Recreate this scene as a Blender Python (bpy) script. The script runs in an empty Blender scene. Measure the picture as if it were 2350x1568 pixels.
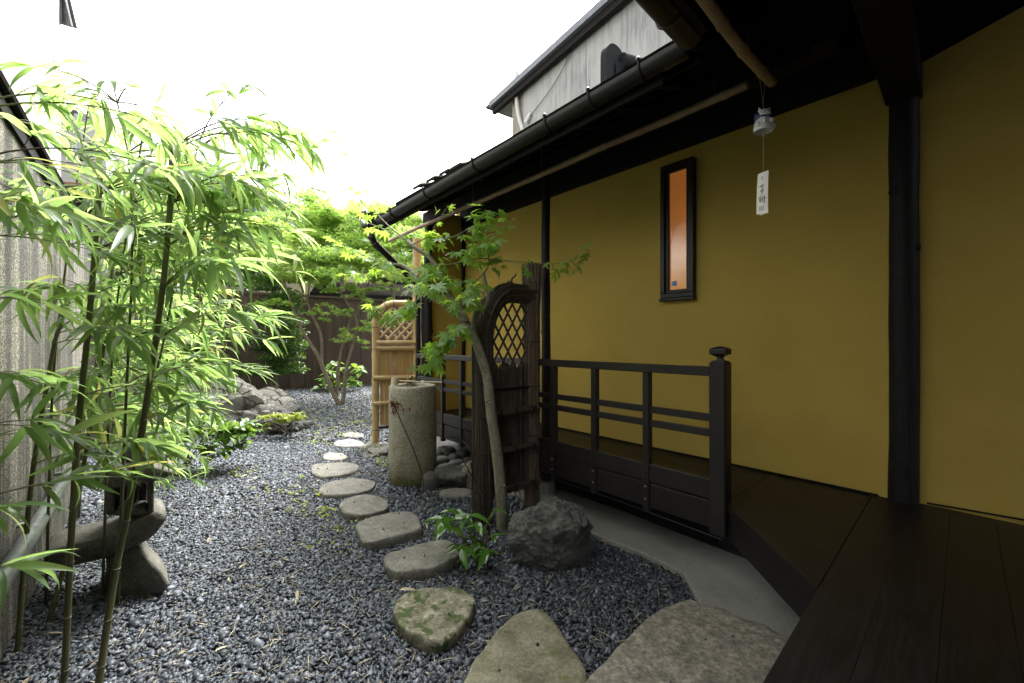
import bpy, math, random
import numpy as np
from mathutils import Vector as V, Matrix, noise
random.seed(11)
rng = np.random.default_rng(11)
noise.seed_set(3)
sc = bpy.context.scene
COL = sc.collection
R = math.radians

# ------------------------------------------------------------------ camera, sky, sun, exposure
EYE = 1.35                        # eye height above the gravel, metres
CXP, CYP, FP = 1175.0, 784.0, 960.0   # survey of the photograph: principal point and focal length (px of a 2350 px wide print)
cam = bpy.data.cameras.new('camera')
cam.sensor_width = 36.0
cam.lens = 36.0 * FP / 2350.0
cam.clip_start, cam.clip_end = 0.02, 400.0
cam_o = bpy.data.objects.new('camera', cam)
cam_o.location = (0, 0, EYE)
cam_o.rotation_euler = (R(90), 0, 0)
COL.objects.link(cam_o)
sc.camera = cam_o

SUN_EL, SUN_AZ = R(61), R(24)    # azimuth from +Y, negative = towards -X
w = bpy.data.worlds.new('World')
sc.world = w
w.use_nodes = True
nt = w.node_tree
nt.nodes.clear()
sky = nt.nodes.new('ShaderNodeTexSky')
sky.sky_type = 'NISHITA'
sky.sun_disc = False
sky.sun_elevation = SUN_EL
sky.sun_rotation = SUN_AZ
sky.air_density, sky.dust_density, sky.ozone_density = 1.0, 6.0, 1.0
hsv = nt.nodes.new('ShaderNodeHueSaturation')      # cloud cover: hardly any blue left
hsv.inputs['Saturation'].default_value = 0.10
bg = nt.nodes.new('ShaderNodeBackground')
bg.inputs['Strength'].default_value = 0.15
wo = nt.nodes.new('ShaderNodeOutputWorld')
nt.links.new(sky.outputs[0], hsv.inputs['Color'])
nt.links.new(hsv.outputs[0], bg.inputs['Color'])
nt.links.new(bg.outputs[0], wo.inputs[0])

sun = bpy.data.lights.new('sun', 'SUN')
sun.energy = 1.1
sun.angle = R(25)
sun.color = (1.0, 0.97, 0.92)
sun_o = bpy.data.objects.new('sun', sun)
sd = V((math.sin(SUN_AZ) * math.cos(SUN_EL), math.cos(SUN_AZ) * math.cos(SUN_EL), math.sin(SUN_EL)))
sun_o.rotation_euler = sd.to_track_quat('Z', 'Y').to_euler()
sun_o.location = sd * 30
COL.objects.link(sun_o)

vs = sc.view_settings
vs.view_transform, vs.look, vs.gamma, vs.use_curve_mapping = 'Standard', 'None', 1.0, False
vs.exposure = 2.60
sc.cycles.use_denoising = True
sc.cycles.max_bounces = 10
sc.cycles.diffuse_bounces = 6
sc.cycles.transmission_bounces = 6
sc.cycles.transparent_max_bounces = 8
sc.cycles.sample_clamp_indirect = 6

# ------------------------------------------------------------------ helpers: places
def P(px, py, Y):
    return V(((px - CXP) / FP * Y, Y, EYE + (CYP - py) / FP * Y))
def G(px, py, z=0.0):
    Y = FP * (EYE - z) / (py - CYP)
    return V(((px - CXP) / FP * Y, Y, z))
UX, UY = -0.652, 0.759             # along the house, away from the newel
NX, NY = -0.759, -0.652            # out of the house, to the garden
N0 = (1.16, 2.33)                  # newel post
def HP(s, d, z=0.0):               # house frame: s along the veranda, d towards the garden
    return V((N0[0] + s * UX + d * NX, N0[1] + s * UY + d * NY, z))
def s_at(px, d):                   # where a sight line meets the plane at distance d
    k = (px - CXP) / FP
    ax, ay = N0[0] + d * NX, N0[1] + d * NY
    return (ax - k * ay) / (k * UY - UX)
U3, O3, Z3 = V((UX, UY, 0)), V((NX, NY, 0)), V((0, 0, 1))
E2 = V((0.733, 0.680, 0))          # direction of the near veranda's boards
M2 = V((0.680, -0.733, 0))         # into the house from the near veranda's edge
J0 = V((0.671, 1.742, 0))          # inner corner of the two eaves
Q1 = V((0.658, 1.096, 0))          # a point of the near veranda's edge
DECK = 0.46

# ------------------------------------------------------------------ helpers: objects
ORG = {}
def tag(o, label=None, cat=None, group=None, kind=None):
    if label: o['label'] = label
    if cat: o['category'] = cat
    if group: o['group'] = group
    if kind: o['kind'] = kind
    return o
def thing(name, label, cat, loc, group=None):
    o = bpy.data.objects.new(name, None)
    o.empty_display_size = 0.05
    COL.objects.link(o)
    o.location = loc
    ORG[o.name] = V(loc)
    return tag(o, label, cat, group)
def link(name, me, parent=None, loc=None):
    o = bpy.data.objects.new(name, me)
    COL.objects.link(o)
    if parent is not None:
        o.parent = parent
        ORG[o.name] = ORG[parent.name].copy()
    else:
        ORG[o.name] = V(loc) if loc is not None else V((0, 0, 0))
        o.location = ORG[o.name]
    return o
class MB:
    def __init__(s):
        s.v, s.f = [], []
    def add(s, vs_, fs_):
        b = len(s.v)
        s.v.extend([V(x) for x in vs_])
        s.f.extend([tuple(i + b for i in f) for f in fs_])
    def obox(s, p, a, b, c):          # corner p and three edge vectors
        p, a, b, c = V(p), V(a), V(b), V(c)
        q = [p, p + a, p + a + b, p + b]
        fs = [(0, 3, 2, 1), (4, 5, 6, 7), (0, 1, 5, 4), (1, 2, 6, 5), (2, 3, 7, 6), (3, 0, 4, 7)]
        if a.cross(b).dot(c) < 0:
            fs = [tuple(reversed(f)) for f in fs]
        s.add(q + [x + c for x in q], fs)
    def cbox(s, c, a, b, h):          # centre and three full edge vectors
        a, b, h = V(a), V(b), V(h)
        s.obox(V(c) - (a + b + h) / 2, a, b, h)
    def beam(s, p0, p1, wd, ht, up=Z3):   # centred bar
        d = V(p1) - V(p0)
        sd_ = d.cross(up).normalized() * wd
        u_ = sd_.cross(d).normalized() * ht
        s.obox(V(p0) - sd_ / 2 - u_ / 2, d, sd_, u_)
    def tube(s, pts, rad, n=8, caps=True, flat=1.0):
        pts = [V(p) for p in pts]
        if not hasattr(rad, '__len__'):
            rad = [rad] * len(pts)
        t = (pts[1] - pts[0]).normalized()
        ref = Z3 if abs(t.z) < 0.9 else V((1, 0, 0))
        nr = (ref - t * ref.dot(t)).normalized()
        b = len(s.v)
        for i, p in enumerate(pts):
            if 0 < i < len(pts) - 1:
                t = (pts[i + 1] - pts[i - 1]).normalized()
            elif i == len(pts) - 1:
                t = (pts[i] - pts[i - 1]).normalized()
            nr = (nr - t * nr.dot(t)).normalized()
            bn = t.cross(nr)
            for k in range(n):
                a = 2 * math.pi * k / n
                s.v.append(p + (nr * math.cos(a) * flat + bn * math.sin(a)) * rad[i])
        for i in range(len(pts) - 1):
            for k in range(n):
                k2 = (k + 1) % n
                s.f.append((b + i * n + k, b + i * n + k2, b + (i + 1) * n + k2, b + (i + 1) * n + k))
        if caps:
            s.f.append(tuple(b + k for k in reversed(range(n))))
            e = b + (len(pts) - 1) * n
            s.f.append(tuple(e + k for k in range(n)))
    def prism(s, poly, z0, z1):
        n = len(poly)
        ar = sum(poly[i][0] * poly[(i + 1) % n][1] - poly[(i + 1) % n][0] * poly[i][1] for i in range(n))
        if ar < 0:
            poly = poly[::-1]
        zf0 = z0 if callable(z0) else (lambda x, y: z0)
        zf1 = z1 if callable(z1) else (lambda x, y: z1)
        vs_ = [(p[0], p[1], zf0(p[0], p[1])) for p in poly] + [(p[0], p[1], zf1(p[0], p[1])) for p in poly]
        s.add(vs_, [tuple(reversed(range(n))), tuple(range(n, 2 * n))] + [(i, (i + 1) % n, n + (i + 1) % n, n + i) for i in range(n)])
    def lathe(s, c, prof, n=24, sx=1.0, sy=1.0, close=True):
        b = len(s.v)
        c = V(c)
        for (r, z) in prof:
            for k in range(n):
                a = 2 * math.pi * k / n
                s.v.append(c + V((r * math.cos(a) * sx, r * math.sin(a) * sy, z)))
        for i in range(len(prof) - 1):
            for k in range(n):
                k2 = (k + 1) % n
                s.f.append((b + i * n + k, b + i * n + k2, b + (i + 1) * n + k2, b + (i + 1) * n + k))
        if close:
            s.f.append(tuple(b + k for k in reversed(range(n))))
            e = b + (len(prof) - 1) * n
            s.f.append(tuple(e + k for k in range(n)))
    def ball(s, c, r, n=10, m=7, rot=None):
        c = V(c)
        if not hasattr(r, '__len__'):
            r = (r, r, r)
        b = len(s.v)
        for i in range(m + 1):
            th = math.pi * min(max(i / m, 0.02), 0.98)
            for k in range(n):
                a = 2 * math.pi * k / n
                q = V((r[0] * math.sin(th) * math.cos(a), r[1] * math.sin(th) * math.sin(a), -r[2] * math.cos(th)))
                if rot is not None:
                    q = rot @ q
                s.v.append(c + q)
        for i in range(m):
            for k in range(n):
                k2 = (k + 1) % n
                s.f.append((b + i * n + k, b + i * n + k2, b + (i + 1) * n + k2, b + (i + 1) * n + k))
        s.f.append(tuple(b + k for k in reversed(range(n))))
        s.f.append(tuple(b + m * n + k for k in range(n)))
    def mesh(s, name, mat, org=V((0, 0, 0)), smooth=False):
        me = bpy.data.meshes.new(name)
        me.from_pydata([tuple(p - org) for p in s.v], [], s.f)
        me.update()
        if mat: me.materials.append(mat)
        if smooth:
            me.polygons.foreach_set('use_smooth', [True] * len(me.polygons))
            if smooth != 'all':
                me.set_sharp_from_angle(angle=R(smooth if smooth is not True else 40))
        return me
    def build(s, name, mat, parent=None, loc=None, smooth=False, bevel=0):
        org = ORG[parent.name] if parent is not None else (V(loc) if loc is not None else V((0, 0, 0)))
        o = link(name, s.mesh(name, mat, org, smooth), parent, loc)
        if bevel:
            m = o.modifiers.new('bevel', 'BEVEL')
            m.width = bevel
            m.segments = 1
            m.limit_method = 'ANGLE'
            m.angle_limit = R(50)
        return o
def clip(poly, p, nrm):               # keep the side where (x-p).nrm >= 0 (2-D)
    out = []
    for i in range(len(poly)):
        a, b = poly[i], poly[(i + 1) % len(poly)]
        da = (a[0] - p[0]) * nrm[0] + (a[1] - p[1]) * nrm[1]
        db = (b[0] - p[0]) * nrm[0] + (b[1] - p[1]) * nrm[1]
        if da >= 0: out.append(a)
        if da * db < 0:
            t = da / (da - db)
            out.append((a[0] + (b[0] - a[0]) * t, a[1] + (b[1] - a[1]) * t))
    return out
def strips(poly, d, width, gap, start=None):   # cut a polygon into boards running along d
    d = V((d[0], d[1], 0)).normalized()
    c = V((-d.y, d.x, 0))
    vals = [p[0] * c.x + p[1] * c.y for p in poly]
    x = min(vals) if start is None else start
    while x > min(vals): x -= width
    out = []
    while x < max(vals):
        q = clip(poly, (c.x * (x + gap / 2), c.y * (x + gap / 2)), (c.x, c.y))
        if len(q) > 2:
            e = x + width - gap / 2
            q = clip(q, (c.x * e, c.y * e), (-c.x, -c.y))
        if len(q) > 2:
            out.append(q)
        x += width
    return out
def lerp_path(pts, n):                 # Catmull-Rom through points
    pts = [V(p) for p in pts]
    q = [pts[0] * 2 - pts[1]] + pts + [pts[-1] * 2 - pts[-2]]
    out = []
    for i in range(1, len(q) - 2):
        for k in range(n):
            t = k / n
            a, b, c, d = q[i - 1], q[i], q[i + 1], q[i + 2]
            out.append(0.5 * ((2 * b) + (c - a) * t + (2 * a - 5 * b + 4 * c - d) * t * t + (3 * b - a - 3 * c + d) * t ** 3))
    out.append(pts[-1])
    return out
def scatter_mesh(name, tv, tf, M, T, mat, tint=None, smooth=False):
    # many copies of a small template joined into one mesh (numpy)
    tv = np.asarray(tv, float)
    n, k = len(T), len(tv)
    co = np.einsum('nij,kj->nki', M, tv) + T[:, None, :]
    return raw_mesh(name, co.reshape(-1, 3), tf, n, k, mat, tint, smooth)
def raw_mesh(name, co, tf, n, k, mat, tint=None, smooth=False):
    me = bpy.data.meshes.new(name)
    lens = np.array([len(f) for f in tf])
    flat = np.concatenate([np.array(f) for f in tf])
    me.vertices.add(n * k)
    me.vertices.foreach_set('co', co.astype(np.float32).ravel())
    loops = (flat[None, :] + (np.arange(n) * k)[:, None]).ravel()
    me.loops.add(len(loops))
    me.loops.foreach_set('vertex_index', loops.astype(np.int32))
    tot = np.tile(lens, n)
    me.polygons.add(len(tot))
    me.polygons.foreach_set('loop_start', (np.cumsum(tot) - tot).astype(np.int32))
    if smooth:
        me.polygons.foreach_set('use_smooth', np.ones(len(tot), bool))
    me.update(calc_edges=True)
    if tint is not None:
        at = me.attributes.new('tint', 'FLOAT', 'POINT')
        at.data.foreach_set('value', np.repeat(tint, k).astype(np.float32))
    me.materials.append(mat)
    return me
def rot_mats(n, tilt=1.0):             # random rotations; tilt = largest lean from upright
    yaw = rng.uniform(0, 2 * np.pi, n)
    a = rng.uniform(-tilt, tilt, n)
    b = rng.uniform(-tilt, tilt, n)
    cy, sy, ca, sa, cb, sb = np.cos(yaw), np.sin(yaw), np.cos(a), np.sin(a), np.cos(b), np.sin(b)
    o, i = np.zeros(n), np.ones(n)
    Z = np.array([[cy, -sy, o], [sy, cy, o], [o, o, i]]).transpose(2, 0, 1)
    X = np.array([[i, o, o], [o, ca, -sa], [o, sa, ca]]).transpose(2, 0, 1)
    Y = np.array([[cb, o, sb], [o, i, o], [-sb, o, cb]]).transpose(2, 0, 1)
    return X @ Y @ Z

# ------------------------------------------------------------------ materials
def nodes(name):
    m = bpy.data.materials.new(name)
    m.use_nodes = True
    t = m.node_tree
    return m, t, t.nodes['Principled BSDF'], t.nodes['Material Output']
def nd(t, kind, **kw):
    n = t.nodes.new(kind)
    for k, v in kw.items():
        if hasattr(n, k): setattr(n, k, v)
        else: n.inputs[k.replace('_', ' ')].default_value = v
    return n
def ramp(t, fac, stops):
    r = t.nodes.new('ShaderNodeValToRGB')
    el = r.color_ramp.elements
    while len(el) < len(stops): el.new(0.5)
    for e, (p, c) in zip(el, stops):
        e.position = p
        e.color = (*c, 1) if len(c) == 3 else c
    t.links.new(fac, r.inputs[0])
    return r.outputs[0]
def mixc(t, fac, a, b, mode='MIX'):
    m = t.nodes.new('ShaderNodeMix')
    m.data_type = 'RGBA'
    m.blend_type = mode
    if isinstance(fac, float): m.inputs['Factor'].default_value = fac
    else: t.links.new(fac, m.inputs['Factor'])
    for s_, x in ((6, a), (7, b)):
        if isinstance(x, tuple): m.inputs[s_].default_value = (*x, 1)
        else: t.links.new(x, m.inputs[s_])
    return m.outputs[2]
def coords(t, scale=(1, 1, 1), rot=(0, 0, 0), loc=(0, 0, 0), per_object=False):
    tc = t.nodes.new('ShaderNodeTexCoord')
    mp = t.nodes.new('ShaderNodeMapping')
    mp.inputs['Scale'].default_value = scale
    mp.inputs['Rotation'].default_value = rot
    mp.inputs['Location'].default_value = loc
    t.links.new(tc.outputs['Object'], mp.inputs['Vector'])
    if per_object:
        oi = t.nodes.new('ShaderNodeObjectInfo')
        ml = t.nodes.new('ShaderNodeMath'); ml.operation = 'MULTIPLY'; ml.inputs[1].default_value = 37.0
        t.links.new(oi.outputs['Random'], ml.inputs[0])
        t.links.new(ml.outputs[0], mp.inputs['Location'])
    return mp.outputs[0]
def noise_t(t, vec, scale, detail=4, rough=0.6, dist=0.0):
    n = nd(t, 'ShaderNodeTexNoise', Scale=scale, Detail=detail, Roughness=rough, Distortion=dist)
    t.links.new(vec, n.inputs['Vector'])
    return n.outputs['Fac']
def bump(t, bs, height, strength=0.3, dist=0.01, prev=None):
    b = nd(t, 'ShaderNodeBump', Strength=strength, Distance=dist)
    t.links.new(height, b.inputs['Height'])
    if prev is not None: t.links.new(prev, b.inputs['Normal'])
    t.links.new(b.outputs[0], bs.inputs['Normal'])
    return b.outputs[0]
def plain(name, c1, c2=None, rough=0.6, scale=8.0, bs_=0.2, bscale=60.0, stretch=(1, 1, 1), rot=(0, 0, 0), spec=0.4, bdist=0.004, per_object=False, metal=0.0):
    m, t, b, o = nodes(name)
    vec = coords(t, stretch, rot, per_object=per_object)
    if c2 is None: c2 = tuple(x * 0.75 for x in c1)
    f = noise_t(t, vec, scale, 6, 0.65)
    t.links.new(ramp(t, f, [(0.3, c2), (0.7, c1)]), b.inputs['Base Color'])
    b.inputs['Roughness'].default_value = rough
    b.inputs['Specular IOR Level'].default_value = spec
    b.inputs['Metallic'].default_value = metal
    if bs_: bump(t, b, noise_t(t, vec, bscale, 4, 0.7), bs_, bdist)
    return m
def wood(name, c1, c2, rough, along, scale=1.0, spec=0.4, per_object=True):
    # grain stretched along a direction angle (radians about Z) or 'z'
    m, t, b, o = nodes(name)
    if along == 'z': vec = coords(t, (9 * scale, 9 * scale, 0.7 * scale), per_object=per_object)
    else:
        v0 = coords(t, (1, 1, 1), (0, 0, -along), per_object=per_object)
        mp2 = t.nodes.new('ShaderNodeMapping')
        mp2.inputs['Scale'].default_value = (0.55 * scale, 6 * scale, 6 * scale)
        t.links.new(v0, mp2.inputs['Vector'])
        vec = mp2.outputs[0]
    f1 = noise_t(t, vec, 2.2, 3, 0.5, 1.2)
    wv = nd(t, 'ShaderNodeMath', operation='SINE')
    mu = nd(t, 'ShaderNodeMath', operation='MULTIPLY'); mu.inputs[1].default_value = 42.0
    t.links.new(f1, mu.inputs[0]); t.links.new(mu.outputs[0], wv.inputs[0])
    f2 = noise_t(t, vec, 14, 4, 0.7)
    ad = nd(t, 'ShaderNodeMath', operation='MULTIPLY_ADD'); ad.inputs[1].default_value = 0.22
    t.links.new(wv.outputs[0], ad.inputs[0]); t.links.new(f2, ad.inputs[2])
    oi = t.nodes.new('ShaderNodeObjectInfo')
    col = ramp(t, ad.outputs[0], [(0.25, c2), (0.8, c1)])
    col = mixc(t, oi.outputs['Random'], col, mixc(t, 1.0, col, (0.72, 0.70, 0.72), 'MULTIPLY'))
    t.links.new(col, b.inputs['Base Color'])
    b.inputs['Roughness'].default_value = rough
    b.inputs['Specular IOR Level'].default_value = spec
    bump(t, b, ad.outputs[0], 0.12, 0.003)
    return m
def leaf_mat(name, cols, trans, rough=0.45, mixf=0.45, attr=None, spec=0.5, under=None):
    m, t, b, o = nodes(name)
    if attr:
        a = nd(t, 'ShaderNodeAttribute', attribute_name=attr)
        fac = a.outputs['Fac']
    else:
        fac = t.nodes.new('ShaderNodeObjectInfo').outputs['Random']
    col = ramp(t, fac, cols)
    tr = ramp(t, fac, trans)
    vec = coords(t)
    col = mixc(t, ramp(t, noise_t(t, vec, 30, 3), [(0.4, (0, 0, 0)), (0.75, (0.35, 0.35, 0.35))]), col, mixc(t, 1.0, col, (0.55, 0.6, 0.6), 'MULTIPLY'))
    t.links.new(col, b.inputs['Base Color'])
    b.inputs['Roughness'].default_value = rough
    b.inputs['Specular IOR Level'].default_value = spec
    tn = t.nodes.new('ShaderNodeBsdfTranslucent')
    t.links.new(tr, tn.inputs['Color'])
    mx = t.nodes.new('ShaderNodeMixShader')
    mx.inputs[0].default_value = mixf
    t.links.new(b.outputs[0], mx.inputs[1]); t.links.new(tn.outputs[0], mx.inputs[2])
    t.links.new(mx.outputs[0], o.inputs['Surface'])
    return m
def rock_mat(name, c1, c2, c3, scale=6.0, moss=None, mossamt=0.5, crack=0.0, bstr=0.5, rough=0.8, fine=70.0, spec=0.3):
    m, t, b, o = nodes(name)
    vec = coords(t, per_object=True)
    f = noise_t(t, vec, scale, 8, 0.7, 0.3)
    g = noise_t(t, vec, fine, 3, 0.7)
    col = ramp(t, f, [(0.3, c2), (0.5, c1), (0.72, c3)])
    col = mixc(t, ramp(t, g, [(0.42, (0, 0, 0)), (0.62, (0.75, 0.75, 0.75))]), col, mixc(t, 1.0, col, (0.5, 0.5, 0.5), 'MULTIPLY'))
    h = g
    if crack:
        vo = nd(t, 'ShaderNodeTexVoronoi', feature='DISTANCE_TO_EDGE', Scale=crack)
        wv = mixc(t, 0.22, vec, None) if False else vec
        ns = nd(t, 'ShaderNodeTexNoise', Scale=crack * 0.8, Detail=4.0)
        t.links.new(vec, ns.inputs['Vector'])
        va = nd(t, 'ShaderNodeVectorMath', operation='MULTIPLY_ADD')
        va.inputs[1].default_value = (0.25, 0.25, 0.25)
        t.links.new(ns.outputs['Color'], va.inputs[0]); t.links.new(vec, va.inputs[2])
        t.links.new(va.outputs[0], vo.inputs['Vector'])
        cr = ramp(t, vo.outputs['Distance'], [(0.0, (0, 0, 0)), (0.05, (1, 1, 1))])
        col = mixc(t, cr, mixc(t, 1.0, col, (0.28, 0.26, 0.22), 'MULTIPLY'), col)
    if moss:
        ge = t.nodes.new('ShaderNodeNewGeometry')
        mf = ramp(t, noise_t(t, vec, scale * 0.9, 6, 0.7), [(mossamt, (0, 0, 0)), (mossamt + 0.08, (1, 1, 1))])
        col = mixc(t, mf, col, moss)
    t.links.new(col, b.inputs['Base Color'])
    b.inputs['Roughness'].default_value = rough
    b.inputs['Specular IOR Level'].default_value = spec
    p = bump(t, b, f, bstr, 0.03)
    p = bump(t, b, g, bstr, 0.006, p)
    if crack: bump(t, b, cr, 0.9, 0.02, p)
    return m

M = {}
def plaster():
    m, t, b, o = nodes('ochre_plaster')
    vec = coords(t)
    f = noise_t(t, vec, 1.3, 5, 0.6)
    g = noise_t(t, vec, 220, 3, 0.8)
    col = ramp(t, f, [(0.3, (0.435, 0.310, 0.068)), (0.7, (0.505, 0.366, 0.088))])
    col = mixc(t, ramp(t, g, [(0.35, (0.5, 0.5, 0.5)), (0.6, (0, 0, 0))]), col, mixc(t, 1.0, col, (0.8, 0.78, 0.72), 'MULTIPLY'))
    t.links.new(col, b.inputs['Base Color'])
    b.inputs['Roughness'].default_value = 0.9
    b.inputs['Specular IOR Level'].default_value = 0.15
    p = bump(t, b, g, 0.6, 0.003)
    tr = noise_t(t, coords(t, (2, 2, 5)), 4, 4, 0.6, 0.8)
    p = bump(t, b, tr, 0.10, 0.012, p)
    bump(t, b, f, 0.15, 0.02, p)
    return m
M['ochre'] = plaster()
UANG = math.atan2(UY, UX)
EANG = math.atan2(E2.y, E2.x)
M['post'] = wood('charred_post_wood', (0.018, 0.015, 0.014), (0.007, 0.006, 0.006), 0.6, 'z', 1.0, 0.22)
M['timber'] = plain('dark_timber', (0.015, 0.0125, 0.0115), (0.009, 0.0078, 0.0072), 0.75, 5, 0.2, 40, spec=0.15)
M['rail'] = plain('dark_stained_rail', (0.022, 0.018, 0.017), (0.013, 0.011, 0.011), 0.42, 5, 0.1, 60, per_object=True)
M['deck_e'] = wood('near_veranda_boards', (0.0175, 0.0150, 0.0160), (0.0085, 0.0073, 0.0076), 0.42, EANG, 1.0, 0.20)
M['deck_e2'] = wood('wedge_dark_boards', (0.0160, 0.0135, 0.0138), (0.0080, 0.0068, 0.0068), 0.42, R(-95), 1.0, 0.26)
M['deck_u'] = wood('passage_boards', (0.0130, 0.0106, 0.0098), (0.0072, 0.0060, 0.0056), 0.40, UANG, 1.0, 0.28)
M['deck_y'] = wood('wedge_boards', (0.020, 0.015, 0.013), (0.011, 0.0085, 0.0075), 0.36, R(-95), 1.0, 0.45)
M['gutter'] = plain('brown_gutter_plastic', (0.017, 0.0145, 0.0125), (0.012, 0.011, 0.0095), 0.36, 3, 0.03, 30, spec=0.35)
M['pole'] = plain('smoked_bamboo', (0.42, 0.30, 0.19), (0.24, 0.155, 0.09), 0.45, 5, 0.12, 40, (1, 1, 1), per_object=True)
M['gold'] = plain('golden_bamboo', (0.48, 0.345, 0.165), (0.34, 0.225, 0.095), 0.38, 6, 0.08, 40, (1, 1, 0.35), per_object=True, spec=0.5)
M['strip'] = plain('bamboo_strip', (0.45, 0.30, 0.125), (0.31, 0.19, 0.07), 0.42, 7, 0.08, 60, (1.5, 1.5, 0.2), per_object=True, spec=0.5)
M['brush'] = plain('black_brushwood', (0.105, 0.080, 0.058), (0.036, 0.028, 0.021), 0.6, 40, 0.2, 90, (1, 1, 0.3))
M['brush2'] = plain('brown_brushwood', (0.20, 0.140, 0.090), (0.05, 0.036, 0.025), 0.7, 60, 0.2, 90, (1, 1, 0.15))
M['cord'] = plain('dark_palm_cord', (0.018, 0.013, 0.011), None, 0.8, 20, 0)
M['concrete'] = rock_mat('pale_concrete', (0.235, 0.232, 0.208), (0.165, 0.162, 0.145), (0.275, 0.272, 0.248), 2.5, None, 0, 0, 0.15, 0.85, 140)
M['granite'] = rock_mat('grey_granite', (0.30, 0.275, 0.215), (0.20, 0.18, 0.13), (0.36, 0.335, 0.28), 7, None, 0, 0, 0.5, 0.85, 110)
M['step'] = rock_mat('weathered_step_stone', (0.205, 0.195, 0.168), (0.13, 0.122, 0.104), (0.28, 0.27, 0.24), 11, None, 0, 0, 0.7, 0.8, 90)
M['step_pale'] = rock_mat('pale_step_stone', (0.31, 0.30, 0.265), (0.23, 0.22, 0.19), (0.37, 0.36, 0.325), 9, None, 0, 0, 0.3, 0.8, 90)
M['mossy'] = rock_mat('lichen_stone', (0.200, 0.184, 0.128), (0.07, 0.066, 0.045), (0.50, 0.465, 0.36), 15, (0.050, 0.075, 0.022), 0.50, 0, 0.7, 0.85, 60)
M['olive'] = rock_mat('olive_stone', (0.165, 0.153, 0.098), (0.10, 0.092, 0.058), (0.25, 0.235, 0.17), 9, (0.10, 0.11, 0.035), 0.62, 0, 0.35, 0.75, 70)
M['slab'] = rock_mat('speckled_slab_stone', (0.205, 0.188, 0.148), (0.085, 0.080, 0.072), (0.38, 0.355, 0.295), 30, None, 0, 0, 0.35, 0.75, 55)
M['darkrock'] = rock_mat('dark_layered_rock', (0.105, 0.102, 0.092), (0.055, 0.054, 0.048), (0.16, 0.155, 0.14), 9, (0.040, 0.048, 0.020), 0.63, 0, 0.8, 0.7, 45)
M['crackrock'] = rock_mat('cracked_garden_rock', (0.175, 0.168, 0.145), (0.085, 0.082, 0.068), (0.26, 0.25, 0.22), 5, (0.085, 0.10, 0.028), 0.62, 3.3, 0.7, 0.85, 40)
M['lantern'] = rock_mat('lantern_stone', (0.165, 0.158, 0.132), (0.09, 0.086, 0.07), (0.23, 0.222, 0.19), 8, (0.085, 0.085, 0.030), 0.62, 0, 0.5, 0.8, 80)
M['cobble'] = rock_mat('grey_cobble', (0.20, 0.20, 0.185), (0.12, 0.12, 0.105), (0.29, 0.285, 0.26), 8, None, 0, 0, 0.4, 0.8, 60)
M['soil'] = plain('dark_soil', (0.035, 0.035, 0.035), (0.02, 0.02, 0.02), 0.9, 30, 0.3, 90)
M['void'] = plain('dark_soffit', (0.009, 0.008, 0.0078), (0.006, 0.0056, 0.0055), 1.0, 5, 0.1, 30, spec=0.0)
M['matt'] = plain('matt_black_boards', (0.02, 0.018, 0.016), None, 1.0, 5, 0, spec=0.0)
M['metal'] = plain('galvanised_steel', (0.35, 0.36, 0.37), (0.16, 0.17, 0.18), 0.35, 26, 0.1, 40, metal=0.6)
M['white'] = plain('white_siding', (0.52, 0.52, 0.505), (0.46, 0.46, 0.447), 0.7, 4, 0.1, 60)
M['tile'] = plain('grey_roof_tile', (0.14, 0.15, 0.17), (0.08, 0.085, 0.095), 0.45, 6, 0.1, 30)
M['rooftan'] = plain('tan_sheathing', (0.34, 0.30, 0.20), None, 0.8, 8, 0.1, 40)
M['paper'] = plain('white_card', (0.86, 0.85, 0.80), (0.82, 0.81, 0.76), 0.8, 6, 0.05, 60)
M['ink'] = plain('black_ink', (0.02, 0.02, 0.02), None, 0.8, 6, 0)
M['stamp'] = plain('faint_grey_stamp', (0.52, 0.51, 0.48), (0.62, 0.61, 0.57), 0.8, 400, 0)
M['ceramic'] = plain('white_glazed_ceramic', (0.80, 0.80, 0.77), (0.74, 0.74, 0.72), 0.18, 10, 0.02, 20, spec=0.6)
M['blue'] = plain('blue_glaze', (0.030, 0.045, 0.16), (0.02, 0.03, 0.10), 0.22, 30, 0, spec=0.6)
M['twine'] = plain('tan_twine', (0.42, 0.36, 0.20), None, 0.8, 60, 0)
M['bronze'] = plain('brown_bronze', (0.34, 0.26, 0.14), (0.17, 0.13, 0.07), 0.5, 60, 0.2, 90)
M['newbamboo'] = plain('pale_cut_bamboo', (0.62, 0.56, 0.38), (0.54, 0.47, 0.29), 0.5, 14, 0.05, 40)
M['redleaf'] = plain('dry_red_leaf', (0.24, 0.075, 0.035), (0.13, 0.05, 0.03), 0.8, 40, 0)
M['bark'] = rock_mat('grey_maple_bark', (0.235, 0.215, 0.155), (0.15, 0.138, 0.098), (0.30, 0.28, 0.215), 9, (0.105, 0.12, 0.075), 0.60, 0, 0.35, 0.8, 60)
M['bark2'] = rock_mat('brown_bark', (0.17, 0.135, 0.095), (0.09, 0.072, 0.05), (0.23, 0.19, 0.14), 9, (0.10, 0.11, 0.05), 0.6, 0, 0.4, 0.85, 60)
M['twig'] = plain('thin_twig', (0.095, 0.075, 0.045), (0.05, 0.04, 0.025), 0.7, 30, 0)
M['gtwig'] = plain('green_twig', (0.12, 0.145, 0.05), (0.10, 0.09, 0.04), 0.6, 30, 0)
M['culm'] = plain('olive_bamboo_culm', (0.105, 0.105, 0.036), (0.055, 0.058, 0.022), 0.32, 6, 0.06, 40, (1, 1, 0.4), per_object=True, spec=0.5)
M['node'] = plain('bamboo_node_ring', (0.25, 0.22, 0.13), (0.05, 0.042, 0.022), 0.6, 40, 0)

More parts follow.
